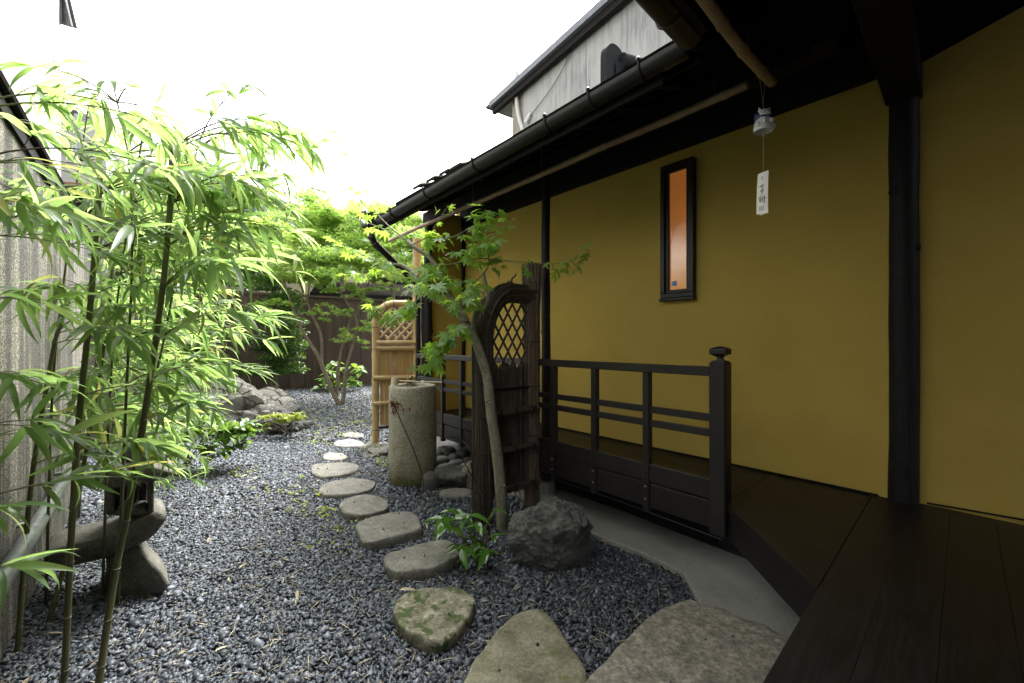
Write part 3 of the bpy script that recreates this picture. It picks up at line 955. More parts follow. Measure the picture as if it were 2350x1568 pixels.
dpts = [hc + Z3 * 2.47, hc + Z3 * 2.40, hc - O3 * .05 + U3 * .02 + Z3 * 2.345, V((cpost.x, cpost.y, 2.10)) + O3 * .07, V((cpost.x, cpost.y, 2.03)), V((cpost.x, cpost.y, 0.1))]
dp.tube(dpts, [0.034, 0.034, 0.034, 0.034, 0.034, 0.034], 12)
for q in (dpts[1], dpts[2]):
    dp.ball(q, 0.041, 10, 7)
dp.build('downpipe', M['gutter'], gut, smooth=True)
# ridge of the roof behind with its round-topped end tile
rd0 = V((0.98, 3.95, 4.02))
rdir = V((0.93, 0.37, 0))
rs = rdir.cross(Z3)
m = MB()
prof = [(-0.135, -0.34), (0.135, -0.34), (0.135, -0.02)] + [(0.135 * math.cos(a), 0.135 * math.sin(a)) for a in [math.pi * k / 10 for k in range(1, 10)]] + [(-0.135, -0.02)]
n = len(prof)
rsd = V((0.80, 0.60, 0)).normalized()
rdn = V((-.60, .80, 0))
m.add([rd0 + rsd * x + Z3 * z for x, z in prof] + [rd0 + rdn * 0.07 + rsd * x + Z3 * z for x, z in prof],
      [tuple(range(n)), tuple(reversed(range(n, 2 * n)))] + [((k + 1) % n, k, n + k, n + (k + 1) % n) for k in range(n)])
M['smoketile'] = plain('smoked_ridge_tile', (0.022, 0.023, 0.025), (0.015, 0.016, 0.017), 0.9, 6, 0.1, 30, spec=0.1)
rt = m.build('ridge_end_tile', M['smoketile'], house, smooth=35)
m = MB(); m.tube([rd0 + rdir * .06 - Z3 * .02, rd0 + rdir * 2.2 - Z3 * .02], 0.085, 14); m.build('ridge_cap', M['smoketile'], rt, smooth=40)
m = MB(); m.obox(rd0 + rdir * .08 - rsd * .1 - Z3 * .34, rdir * 2.1, rsd * .2, Z3 * .3); m.build('ridge_body', M['smoketile'], rt)
# sheathing strips and stepped tile ends that show over the far part of the gutter
for i, (px, py) in enumerate(((950, 432), (980, 416), (1010, 400), (1036, 387))):
    q = P(px, py, 4.15 - i * 0.14)
    m = MB()
    m.obox(q, U3 * -0.14, O3 * -0.16 + Z3 * 0.05, Z3 * 0.012)
    m.build('roof_strip', M['rooftan'], house)
    m = MB()
    m.obox(q - Z3 * .02 + O3 * .012, U3 * -0.15, O3 * -0.012, Z3 * 0.022)
    m.build('strip_edge', M['timber'], house)
# window with amber glass
s0, s1 = s_at(1592, WD + .045), s_at(1515, WD + .045)
wz0, wz1 = 1.695, 2.765
win = MB()
fd = 0.052
def frame_box(m, s0, s1, z0, z1, wdt, d0, d1_):
    for a, b, c_, d in ((s0, s1, z0, z0 + wdt), (s0, s1, z1 - wdt, z1), (s0, s0 + wdt, z0 + wdt, z1 - wdt), (s1 - wdt, s1, z0 + wdt, z1 - wdt)):
        m.obox(HP(a, d0, c_), U3 * (b - a), O3 * (d1_ - d0), Z3 * (d - c_))
frame_box(win, s0, s1, wz0, wz1, 0.040, WD - .01, WD + 0.050)
win = win.build('window', M['rail'], house, bevel=0.005)
sash = MB(); frame_box(sash, s0 + .0405, s1 - .0405, wz0 + .0405, wz1 - .0405, 0.026, WD + .005, WD + .034)
sash.build('sash', M['rail'], win, bevel=0.004)
pn = MB(); pn.obox(HP(s0 + .05, WD + .006, wz0 + .05), U3 * (s1 - s0 - .10), O3 * .006, Z3 * (wz1 - wz0 - .10))
pn.build('pane', M['amber'], win)
stk = MB(); sa = s_at(1556, WD + .013); stk.obox(HP(s1 - .125, WD + .0125, 1.795), U3 * .040, O3 * .001, Z3 * .036)
stk.build('sticker', plain('blue_sticker', (0.06, 0.22, 0.50), (0.16, 0.36, 0.62), 0.4, 60, 0), win)
sl = MB(); sl.obox(HP(s0 - .004, WD + .001, wz0 - .022), U3 * (s1 - s0 + .008), O3 * .062, Z3 * .0215)
sl.build('sill', M['rail'], win, bevel=0.003)

# ================================================================== VERANDA
ver = thing('veranda', 'dark brown boarded veranda floor running along the ochre walls', 'veranda', (1.3, 1.6, 0))
# near veranda, boards along E2
eL, eR = -3.6, 3.0
near_poly = [tuple((Q1 + E2 * eL)[:2]), tuple((Q1 + E2 * eR)[:2]), tuple((Q1 + E2 * eR + M2 * 1.6)[:2]), tuple((Q1 + E2 * eL + M2 * 1.6)[:2])]
near_poly = clip(near_poly, tuple((rw0 - RN * .03)[:2]), (RN.x, RN.y))
near_poly = clip(near_poly, tuple(HP(0, WD - .03)[:2]), (NX, NY))
cE = V((-E2.y, E2.x, 0))
for q in strips(near_poly, E2, 0.155, 0.0006, start=Q1.x * cE.x + Q1.y * cE.y):
    m = MB(); m.prism(q, DECK - .035, DECK); m.build('plank', M['deck_e'], ver, bevel=0.0008)
# wedge between the newel and the near veranda
TIP = V((1.10, 1.511, 0))
NW = HP(-0.02, 0.0)
edge_in = V((-(TIP - NW).y, (TIP - NW).x, 0)).normalized()
if edge_in.x < 0: edge_in = -edge_in
wedge = [tuple(NW[:2]), tuple(TIP[:2]), tuple((TIP + E2 * 2)[:2]), tuple(HP(-0.02, -1.2)[:2])]
wedge = clip(wedge, tuple(HP(0, WD - .03)[:2]), (NX, NY))
wedge = clip(wedge, tuple((Q1 - M2 * .0025)[:2]), (-M2.x, -M2.y))
for q in strips(wedge, (TIP - NW), 0.185, 0.002):
    m = MB(); m.prism(q, DECK - .035, DECK - .001); m.build('plank', M['deck_e2'], ver, bevel=0.0008)
pas = [tuple(HP(-0.017, -0.02)[:2]), tuple(HP(3.66, -0.02)[:2]), tuple(HP(3.66, WD - .03)[:2]), tuple(HP(-0.017, WD - .03)[:2])]
for q in strips(pas, U3, 0.155, 0.002):
    m = MB(); m.prism(q, DECK - .035, DECK - .001); m.build('plank', M['deck_u'], ver, bevel=0.0015)
m = MB(); tdir = (TIP - NW).normalized()
m.obox(NW + edge_in * .012 + Z3 * .27, tdir * ((TIP - NW).length + .06), edge_in * .028, Z3 * .152); m.build('fascia', M['deck_e2'], ver, bevel=0.002)
m = MB(); m.obox(Q1 + M2 * .02 - E2 * 2.4 + Z3 * .25, E2 * 3.0, M2 * .03, Z3 * .17); m.build('fascia', M['deck_e'], ver)
for q in (Q1 + M2 * .1 + E2 * .1, Q1 + M2 * .1 - E2 * 1.6, HP(0.2, -.5), HP(1.2, -.5), HP(2.6, -.5)):
    m = MB(); m.obox(q - V((.045, .045, 0)) + Z3 * 0.0, V((.09, 0, 0)), V((0, .09, 0)), Z3 * .42); m.build('leg', M['timber'], ver)
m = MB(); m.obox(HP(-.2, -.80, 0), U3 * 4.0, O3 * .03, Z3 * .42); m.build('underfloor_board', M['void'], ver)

# ================================================================== RAILING
rail = thing('railing', 'dark stained veranda railing with a carved newel post and two mid rails', 'railing', HP(0, 0, 0))
m = MB()
nw_ = 0.044
m.obox(HP(-nw_, -nw_, 0.28), U3 * nw_ * 2, O3 * nw_ * 2, Z3 * 0.955)
newel = m.build('newel_post', M['rail'], rail, bevel=0.006)
m = MB()
def sq(c_, prof):
    vs_, fs_ = [], []
    for w_, z in prof:
        vs_ += [c_ + U3 * (a * w_) + O3 * (b * w_) + Z3 * z for a, b in ((-1, -1), (1, -1), (1, 1), (-1, 1))]
    for i in range(len(prof) - 1):
        for k in range(4):
            k2 = (k + 1) % 4
            fs_.append((i * 4 + k, i * 4 + k2, i * 4 + 4 + k2, i * 4 + 4 + k))
    fs_ += [(3, 2, 1, 0), tuple(len(vs_) - 4 + k for k in range(4))]
    m.add(vs_, fs_)
sq(HP(0, 0, 0), [(0.036, 1.2355), (0.034, 1.242), (0.018, 1.246), (0.014, 1.256), (0.018, 1.268), (0.030, 1.274), (0.043, 1.281), (0.044, 1.306), (0.030, 1.316), (0.004, 1.324)])
m.build('finial', M['rail'], newel, bevel=0.002)
m = MB(); m.obox(HP(nw_ + .001, -.031, 1.155), U3 * 3.45, O3 * .062, Z3 * .052); m.build('handrail', M['rail'], rail, bevel=0.004)
for z0 in (0.898, 0.812):
    m = MB(); m.obox(HP(nw_ + .001, -.014, z0), U3 * 3.45, O3 * .028, Z3 * .042); m.build('mid_rail', M['rail'], rail, bevel=0.003)
m = MB(); m.obox(HP(nw_ + .001, -.017, 0.462), U3 * 3.45, O3 * .034, Z3 * .112); m.build('kick_board', M['rail'], rail, bevel=0.003)
m = MB(); m.obox(HP(nw_ + .001, -.010, 0.30), U3 * 3.45, O3 * .02, Z3 * .150); m.build('skirt_board', M['rail'], rail, bevel=0.003)
for px in (1486, 1366, 1272, 1060, 1017, 1160):
    s = s_at(px, .0)
    hw = 0.023
    m = MB(); m.obox(HP(s - hw, -.021, 0.27), U3 * hw * 2, O3 * .046, Z3 * .884)
    bal = m.build('baluster', M['rail'], rail, bevel=0.004)
    m = MB()
    for z in (0.43, 0.35):
        m.ball(HP(s, .026, z), 0.007, 8, 5)
    m.build('bolt', M['metal'], bal, smooth=True)

pipe = MB()
pp = [HP(-0.1, 0.10, .085), HP(0.5, 0.09, .095), HP(1.2, 0.06, .10), HP(1.5, 0.02, .09)]
pp = lerp_path([G(1655, 1238, .07), G(1500, 1180, .07), G(1400, 1143, .07), G(1265, 1098, .07)], 5)
pipe.tube(pp, 0.0045, 6)
tag(pipe.build('thin_pipe', M['metal'], loc=pp[0], smooth=True), 'thin grey pipe running low under the edge of the railing', 'pipe')

# ================================================================== HANGING BAMBOO POLES
def bamboo_pts(p0, p1, r, spacing, sag=0.0, seed=0, bulge=1.16):
    p0, p1 = V(p0), V(p1)
    L = (p1 - p0).length
    pts, rad = [], []
    x = 0.0
    def at(x):
        t = x / L
        return p0.lerp(p1, t) - Z3 * (sag * 4 * t * (1 - t)) + V((noise.noise(V((x * 1.5, seed, 0))), noise.noise(V((x * 1.5, seed, 7))), noise.noise(V((x * 1.5, seed, 3))))) * r * .35
    rnd = random.Random(seed)
    nx = spacing * rnd.uniform(.3, .9)
    pts.append(at(0)); rad.append(r)
    while nx < L - .03:
        for dx, k in ((-.016, 1.0), (-.005, bulge), (.002, bulge * .93), (.007, bulge), (.02, 1.0)):
            if 0 < nx + dx < L:
                pts.append(at(nx + dx)); rad.append(r * k)
        nx += spacing * rnd.uniform(.85, 1.15)
    pts.append(at(L)); rad.append(r)
    return pts, rad
def hanger(parent, p, z1):
    m = MB(); m.tube([p + Z3 * .0, V((p.x, p.y, z1))], 0.0022, 5); m.build('hanger_wire', M['metal'], parent)
pl0, pl1 = HP(s_at(1715, 0.0), 0.0, 2.715), HP(s_at(893, 0.0), 0.0, 2.70)
pole = thing('bamboo_pole', 'long smoked bamboo pole hung level under the eaves above the railing', 'bamboo pole', pl0, 'bamboo poles hung under the eaves')
m = MB(); m.tube(*bamboo_pts(pl0, pl1, 0.0215, 0.27, 0.0, 3), 10); m.build('cane', M['pole'], pole, smooth=40)
for px in (1640, 1242, 1085):
    q = HP(s_at(px, 0), 0, 2.72); hanger(pole, q, zr1(q.x, q.y))
pq0, pq1 = P(1772, 190, 2.05), P(1628, -12, 1.53)
pq1 = pq0 + (pq1 - pq0) * 2.6
pole2 = thing('bamboo_pole', 'short thick bamboo pole with a cut end above the wind chime', 'bamboo pole', pq0, 'bamboo poles hung under the eaves')
m = MB(); m.tube(*bamboo_pts(pq0, pq1, 0.0215, 0.26, 0.05, 9), 12); m.build('cane', M['pole'], pole2, smooth=40)
for t in (.18, .75):
    q = pq0.lerp(pq1, t) - Z3 * .02; hanger(pole2, q, zr2(q.x, q.y))

# ================================================================== WIND CHIME
ch = P(1752, 300, 1.99)
chime = thing('wind_chime', 'white ceramic cat wind chime hanging from the bamboo pole end', 'wind chime', ch)
k = 1.99 / 960
m = MB()
prof = [(0.019, -.004), (0.042, -.004), (0.0445, .004), (0.043, .022), (0.039, .040), (0.031, .054), (0.030, .058), (0.034, .070), (0.033, .083), (0.024, .094), (0.008, .099)]
m.lathe(ch, [(0.040, -.003), (0.036, .02), (0.028, .045), (0.004, .05)][::-1] + prof[1:], 22, 1.0, 0.9, close=False)
bell = m.build('bell', M['ceramic'], chime, smooth=60)
m = MB()
for sx in (-1, 1):
    m.tube([ch + V((sx * .020, -.006, .088)), ch + V((sx * .026, -.008, .106))], [0.010, 0.0015], 6)
m.build('ear', M['ceramic'], bell, smooth=True)
m = MB()
for sx in (-1, 1):
    m.ball(ch + V((sx * .018, -.035, .032)), (0.010, .010, .013), 8, 6)
m.ball(ch + V((-.036, -.016, .020)), (0.013, .013, .015), 8, 6)
m.ball(ch + V((.036, -.016, .014)), (0.012, .012, .015), 8, 6)
m.ball(ch + V((0, -.033, .072)), (0.012, .006, .008), 8, 6)
m.build('paw', M['ceramic'], bell, smooth=True)
m = MB(); m.tube([ch + V((.0335 * math.cos(a), .0305 * math.sin(a), .0565 + .003 * math.sin(a * 2))) for a in [2 * math.pi * i / 20 for i in range(21)]], 0.0035, 6)
m.ball(ch + V((.008, -.033, .055)), .006, 8, 5); m.build('collar', M['blue'], bell, smooth=True)
m = MB()
for sx in (-1, 1): m.ball(ch + V((sx * .011, -.030, .078)), (.0035, .002, .0014), 6, 4)
m.ball(ch + V((0, -.0385, .074)), (.0022, .0016, .0016), 6, 4)
m.build('face', M['ink'], bell)
m = MB(); m.ball(ch + V((-.028, .006, .066)), (.013, .024, .024), 10, 7); m.ball(ch + V((-.002, .010, .094)), (.020, .018, .007), 10, 6); m.build('blue_back', M['blue'], bell, smooth=True)
m = MB()
top = V((ch.x, ch.y, ch.z + .10))
kn = P(1751, 238, 1.99)
m.tube([top, kn], .0012, 5); m.tube([kn, P(1743, 178, 1.985)], .0012, 5); m.tube([kn, P(1757, 178, 1.985)], .0012, 5)
m.tube([P(1743, 178, 1.985), P(1747, 160, 1.985), P(1755, 160, 1.985), P(1757, 178, 1.985)], .0012, 5)
m.build('cord', M['twine'], chime)
m = MB()
sb = [ch + V((0, 0, .05)), P(1752, 305, 1.99), P(1752, 398, 1.99)]
m.tube(sb, .0018, 6)
m.ball(P(1752, 303, 1.99), .006, 8, 5)
m.build('string', M['twine'], chime)
# the strip of card with brushed characters
c0, c1, c2, c3 = P(1739, 401, 2.015), P(1764, 391, 1.963), P(1763, 489, 1.963), P(1736, 493, 2.015)
m = MB()
nrm = (c1 - c0).cross(c3 - c0).normalized()
if nrm.y > 0: nrm = -nrm
gr = []
for i in range(7):
    t = i / 6
    for j in range(4):
        u_ = j / 3
        q = c0.lerp(c1, u_).lerp(c3.lerp(c2, u_), t) + nrm * (.004 * math.sin(math.pi * u_) + .003 * math.sin(t * 3))
        gr.append(q)
fr = [(i * 4 + j, i * 4 + j + 1, i * 4 + j + 5, i * 4 + j + 4) for i in range(6) for j in range(3)]
m.add(gr + [q - nrm * .0007 for q in gr], fr + [tuple(28 + x for x in reversed(f)) for f in fr])
card = m.build('card', M['paper'], chime, smooth=True)
def cp(u_, t, off=.0012):
    return c0.lerp(c1, u_).lerp(c3.lerp(c2, u_), t) + nrm * (.004 * math.sin(math.pi * u_) + .003 * math.sin(t * 3) + off)
strokes = [  # u across the card, t down it
    ([(.22, .345), (.45, .330), (.74, .312)], .9), ([(.50, .285), (.48, .33), (.50, .365), (.60, .372), (.68, .358)], .9),        # 七
    ([(.54, .405), (.46, .440), (.38, .465)], .8), ([(.52, .425), (.66, .418), (.60, .470), (.46, .525)], .9), ([(.46, .455), (.56, .470)], .8),   # 夕
    ([(.40, .575), (.34, .600), (.24, .625)], .8), ([(.40, .575), (.48, .600)], .7), ([(.34, .628), (.46, .622)], .7), ([(.33, .640), (.32, .700)], .8), ([(.33, .645), (.46, .640), (.46, .680)], .7),
    ([(.33, .662), (.46, .659)], .6), ([(.33, .684), (.46, .680)], .6), ([(.32, .700), (.47, .716)], .7), ([(.38, .700), (.48, .735)], .7),         # 食 radical
    ([(.60, .575), (.63, .592)], .7), ([(.76, .565), (.70, .590)], .7), ([(.54, .618), (.80, .602)], .8), ([(.50, .655), (.88, .632)], .9), ([(.62, .610), (.60, .690), (.54, .730)], .8), ([(.74, .600), (.73, .755)], .9)]   # 并
m = MB()
for pts, wdt in strokes:
    q = lerp_path([cp(a, b) for a, b in pts], 4)
    n = len(q)
    m.tube(q, [max(.0004, .00115 * wdt * (0.75 + .5 * math.sin(math.pi * i / (n - 1)))) for i in range(n)], 5, flat=1.0)
m.build('brushed_characters', M['ink'], card)
m = MB(); m.add([cp(.28, .815, .0009), cp(.72, .805, .0009), cp(.72, .925, .0009), cp(.28, .935, .0009)], [(0, 1, 2, 3)]); m.build('seal_mark', M['stamp'], card)
m = MB(); m.add([cp(.42, .10, .0009), cp(.56, .098, .0009), cp(.56, .175, .0009), cp(.42, .178, .0009)], [(0, 1, 2, 3)]); m.build('mount', M['stamp'], card)
m = MB(); m.add([cp(.30, .96, -.002), cp(.98, .94, -.002), cp(.72, 1.02, -.002), cp(.30, 1.045, -.002)], [(0, 1, 2, 3)]); m.build('rear_sheet', M['newbamboo'], card)

# ================================================================== NEIGHBOURING BUILDINGS
nb_c = P(1172, 784, 12.0); nb_c.z = 0
ndir = V((0.678, -1.0, 0)).normalized()     # towards the viewer's side
nbn = V((-ndir.y * -1, 0, 0))
nout = V((-0.83, -0.56, 0)).normalized()
nin = V((0.83, 0.56, 0)).normalized()
zt = 1.35 + (784 - 230) / 960 * 12.0
nb = thing('neighbour_house', 'tall pale rendered house with rain streaks rising behind the gutter', 'house', nb_c)
def panel(s0, s1, z0, z1, mat, off=0.0, name='wall_panel'):
    m = MB(); m.obox(nb_c + ndir * s0 + nin * off + Z3 * z0, ndir * (s1 - s0), nin * .2, Z3 * (z1 - z0)); return m.build(name, mat, nb)
panel(0.0, 0.62, 0, zt, M['granite'], 0.05, 'corner_pier')
panel(0.625, 3.05, 0, zt, M['stained'])
panel(3.065, 5.3, 0, zt, M['stained'])
panel(5.315, 9.5, 0, zt, M['stained'])
m = MB(); m.obox(nb_c + nin * .26 + Z3 * 0, ndir * 9.5, nin * 5, Z3 * (zt - .05)); m.build('wall', M['stained'], nb)
m = MB(); m.obox(nb_c - ndir * .75 + nout * .30 + Z3 * (zt + .03), ndir * 10.4, nin * 6.2, Z3 * .16); nbroof = m.build('roof', M['tile'], nb)
m = MB(); m.obox(nb_c - ndir * .70 + nout * .20 + Z3 * (zt - .14), ndir * 10.3, nin * .12, Z3 * .165); m.build('bargeboard', M['timber'], nbroof)
m = MB(); m.obox(nb_c - ndir * .69 + nout * .05 + Z3 * (zt - .02), ndir * .7, nin * 5.5, Z3 * .045); m.build('soffit', M['concrete'], nbroof)
m = MB()
half_pipe(m, nb_c - ndir * .80 + nout * .33 + Z3 * (zt + .10), nb_c - ndir * .80 + nin * 4 + Z3 * (zt + .06), 0.075)
m.build('gutter', M['gutter'], nbroof, smooth=True)
def on_nb(px, py, off=.05):      # point on the neighbour's wall seen at a print position
    k_ = (px - CXP) / FP
    b = nb_c + nout * off
    t = (b.x - k_ * b.y) / (k_ * ndir.y - ndir.x)
    q = b + ndir * t
    q.z = EYE + (CYP - py) / FP * q.y
    return q
m = MB(); m.tube(lerp_path([on_nb(1187, 165), on_nb(1185, 190), on_nb(1186, 230), on_nb(1190, 265), on_nb(1200, 300)], 3), .055, 8); m.build('wrapped_pipe', M['white'], nb, smooth=True)
m = MB(); m.tube(lerp_path([on_nb(1210, 275), on_nb(1260, 210), on_nb(1290, 160), on_nb(1322, 95), on_nb(1338, 40)], 3), .012, 5); m.build('cable', M['tile'], nb)
m = MB(); m.tube([on_nb(1218, 260, .02), on_nb(1206, 282, .1)], [.05, .06], 8); m.build('pipe_elbow', M['white'], nb, smooth=True)

# tv aerial far beyond
a0 = P(1072, 470, 30); a1 = P(1072, 282, 30)
an = thing('tv_aerial', 'thin television aerial on a mast far beyond the eaves', 'aerial', (a0.x, a0.y, 0))
m = MB(); m.tube([(a0.x, a0.y, 0), a1], .025, 5); m.build('mast', M['white'], an)
m = MB()
m.tube([a1 + V((-1.0, 0, -.3)), a1 + V((1.0, 0, .1))], .018, 5)
for t in range(7):
    q = a1 + V((-.9 + .28 * t, 0, -.28 + .055 * t)); m.tube([q - Z3 * .22, q + Z3 * .22], .012, 4)
m.build('yagi', M['white'], an)

# white sided building behind the garden wall
wb = thing('white_building', 'tall white sided building with one propped open window pane', 'building', (-8.2, 7.2, 0))
wbd = V((-0.652, 0.759, 0)); wbo = V((0.759, 0.652, 0))
wb0 = P(140, 784, 9.0); wb0.z = 0
edges = [140, 129, 116, 91, 60, 18, -60, -200]
k_ = [(e - CXP) / FP for e in edges]
tv = []
for kk in k_:
    tv.append((wb0.x - kk * wb0.y) / (kk * -wbd.y * -1 - wbd.x))
for i in range(len(tv) - 1):
    a, b = sorted((tv[i], tv[i + 1]))
    m = MB(); m.obox(wb0 + wbd * (a + .011), wbd * (b - a - .022), wbo * -.05, Z3 * 11); m.build('siding_panel', M['white'], wb)
t_ = min(tv)
while t_ > -11.5:  # panels added out of view, their run set to block sky light
    m = MB(); m.obox(wb0 + wbd * (t_ - .9 + .006), wbd * (.9 - .012), wbo * -.05, Z3 * 11); m.build('siding_panel', M['white'], wb)
    t_ -= .9
a, b = t_, max(tv)
m = MB(); m.obox(wb0 + wbd * a - wbo * .052, wbd * (b - a), wbo * -5, Z3 * 11); m.build('wall', M['cobble'], wb)
hw_ = MB()
h0, h1, h2, h3 = P(140, -90, 9.0), P(140, 54, 9.0), P(166, 62, 8.9), P(141, -90, 8.9)
hw_.add([h0, h1, h2, P(146, -20, 8.9)], [(0, 1, 2, 3)])
dv = V((.05, .06, 0))
hw_.add([h0 + dv, h1 + dv, h2 + dv, P(146, -20, 8.9) + dv], [(3, 2, 1, 0)])
aw = hw_.build('window_pane', M['cobble'], wb)
m = MB()
for a, b in ((h1, h2), (h2, P(146, -20, 8.9)), (h0, h1)):
    m.tube([a, b], .02, 5)
m.build('frame', M['metal'], aw)

# small pale outbuilding with tiled coping between the wall and the tiled house
ob0 = P(139, 784, 10.5); ob0.z = 0
ob = thing('outbuilding', 'pale narrow outbuilding with a round tiled coping beside the white building', 'outbuilding', ob0)
m = MB(); m.obox(ob0, V((.9, .25, 0)), V((-.3, 1.5, 0)), Z3 * 7.15); m.build('wall', M['white'], ob)
for i in range(3):
    q = ob0 + V((.02 + .15 * i, .04 * i, 7.16 - .03 * i))
    m = MB(); m.tube([q + V((.05, -.10, 0)), q + V((-.25, 1.4, .3))], .075, 8); m.build('coping_tile', M['tile'], ob, smooth=True)
m = MB(); m.tube([P(175, 262, 10.4), P(173, 330, 10.4), P(178, 375, 10.4)], .04, 6); m.build('downpipe', M['metal'], ob)
m = MB(); m.cbox(P(193, 432, 10.6), V((.55, .1, 0)), V((0, .5, 0)), Z3 * .10); m.build('awning', plain('faded_red_paint', (.35, .14, .09), None, .7, 6, 0), ob)
m = MB(); m.cbox(P(203, 470, 10.7), V((.40, .1, 0)), V((0, .3, 0)), Z3 * .65); m.build('shutter', M['timber'], ob)

# house with a wave-tiled roof beyond the garden
th0 = P(228, 784, 15.0); th0.z = 0
tdir2 = V((0.733, 0.680, 0)); tout = V((0.680, -0.733, 0))
th = thing('tiled_house', 'house beyond the garden with a grey wave tiled roof', 'house', th0)
RL, RDp = 9.5, 2.3
zri, zei = 7.55, 6.30

m = MB()
rows, cols = 13, 150
vs_, fs_ = [], []
for r in range(rows):
    for e in (0, 1):
        t = (r + e) / rows
        for c_ in range(cols + 1):
            x = RL * c_ / cols
            wv = 0.035 * math.sin(2 * math.pi * x / 0.30)
            q = th0 + tdir2 * x + tout * (RDp * t) + Z3 * (zri + (zei - zri) * t + wv + (0.055 * e))
            vs_.append(q)
for r in range(rows):
    for c_ in range(cols):
        b = r * 2 * (cols + 1) + c_
        fs_.append((b, b + cols + 1, b + cols + 2, b + 1))
        if r < rows - 1:
            b2 = b + cols + 1
            fs_.append((b2, b2 + cols + 1, b2 + cols + 2, b2 + 1))
m.add(vs_, fs_)
m.build('roof', M['tile'], th, smooth=30)
m = MB(); m.tube([th0 + Z3 * (zri + .10) - tdir2 * .1, th0 + tdir2 * RL + Z3 * (zri + .10)], .13, 10); m.build('ridge', M['tile'], th, smooth=40)
m = MB()
q = th0 + Z3 * (zri + .1) - tdir2 * .25
m.obox(q - tout * .35, tout * .7, tdir2 * .12, Z3 * .32); m.build('ridge_end', M['white'], th)
m = MB(); m.obox(th0 - tout * 2 + tdir2 * .3 , tdir2 * (RL - .5), tout * 3.9, Z3 * (zei + .15)); m.build('wall', M['rooftan'], th)
# another low roof further right, only its tiles show between the maple crowns
th1 = P(735, 784, 21.0); th1.z = 0
th2 = thing('far_tiled_house', 'far house whose grey tiled roof shows over the maple crown', 'house', th1)
m = MB()
m.obox(th1 + V((-4, 0, 0)), V((9, 1.5, 0)), V((-.5, 4, 0)), Z3 * 6.6); m.build('wall', M['timber'], th2)
m = MB(); m.obox(th1 + V((-4.6, -.6, 6.62)), V((10, 1.7, 0)), V((-.3, 2.8, 1.5)), Z3 * .15); m.build('roof', M['tile'], th2)

# ================================================================== GARDEN WALL (left)
gw0 = V((-0.636 - 0.86 * 0.9, 0.9, 0)); gwd = V((-0.652, 0.758, 0)).normalized()
gwo = V((0.758, 0.652, 0))
gw = thing('garden_wall', 'tall streaked aggregate concrete wall with a black coping', 'wall', gw0 + gwd * 2)
gl = 4.22
m = MB(); m.obox(gw0 - gwd * .75, gwd * (gl + .75), -gwo * .15, Z3 * 2.37); m.build('wall_face', M['aggregate'], gw)
m = MB(); m.obox(gw0 - gwd * .6 + gwo * .035 + Z3 * 2.372, gwd * (gl + .62), -gwo * .22, Z3 * .05); m.build('coping', M['matt'], gw, bevel=0.01)
m = MB(); m.obox(gw0 - gwd * .6 + gwo * .003 + Z3 * 2.30, gwd * (gl + .61), gwo * .012, Z3 * .06); m.build('drip_edge', M['timber'], gw)
b0 = P(160, 784, 5.4); b0.z = 0
b1 = P(334, 784, 5.2); b1.z = 0
pw = MB(); pw.obox(b0, b1 - b0, V((-.1, .35, 0)), Z3 * 1.78)
tag(pw.build('garden_wall', M['aggregate'], loc=b0, bevel=.01), 'low dark weathered wall end half hidden behind the bamboo', 'wall')
lp0 = gw0 + gwo * .07 + Z3 * .485
m = MB(); m.tube([lp0 - gwd * .2, lp0 + gwd * 2.62], .031, 12)
hp_ = thing('handrail_pipe', 'galvanised steel pipe fixed low along the aggregate wall', 'pipe', lp0)
m.build('tube', M['metal'], hp_, smooth=40)
for t in (.3, 1.4, 2.4):
    m = MB(); m.tube([lp0 + gwd * t, lp0 + gwd * t - gwo * .07], .012, 8); m.build('bracket', M['metal'], hp_)

# ================================================================== BACK FENCE
F0, F1 = V((-5.95, 11.7, 0)), V((-4.32, 12.8, 0))
fdv = (F1 - F0).normalized()
fo = V((fdv.y, -fdv.x, 0))
fence = thing('board_fence', 'tall dark brown fence of upright boards closing the garden', 'fence', F0)
x = -4.6
i = 0
while x < 3.4:
    bwid = 0.19
    pr = 0.012 if i % 2 else 0.0
    m = MB(); m.obox(F0 + fdv * (x + .003) + fo * pr, fdv * (bwid - .006), -fo * .022, Z3 * 2.60); m.build('board', M['fence'], fence)
    x += bwid; i += 1
m = MB(); m.obox(F0 - fdv * 4.65 + fo * .05 + Z3 * 2.602, fdv * 8.1, -fo * .12, Z3 * .06); m.build('cap_rail', M['fence'], fence)
m = MB(); m.obox(F0 - fdv * 4.6 - fo * .06 , fdv * 8.0, -fo * .03, Z3 * 2.5); m.build('backing', M['fence'], fence)
m = MB(); m.obox(F0 - fdv * 4.6 + fo * .02, fdv * 8.0, fo * .04, Z3 * .05); m.build('base_board', M['fence'], fence)
# dark lean-to roof seen over the fence
q = P(850, 655, 14.5)
lr = thing('shed', 'dark shed roof showing over the fence behind the maple', 'shed', (q.x, q.y, 0))
m = MB(); m.obox(q + V((-2.2, .2, -.35)), V((4.2, 1.6, 0)), V((-.6, 2, .7)), Z3 * .12); m.build('roof', M['matt'], lr)
m = MB(); m.obox((q.x - 1.9, q.y + .5, 0), V((3.6, 1.4, 0)), V((-.5, 1.7, 0)), Z3 * (q.z - .36)); m.build('wall', M['matt'], lr)

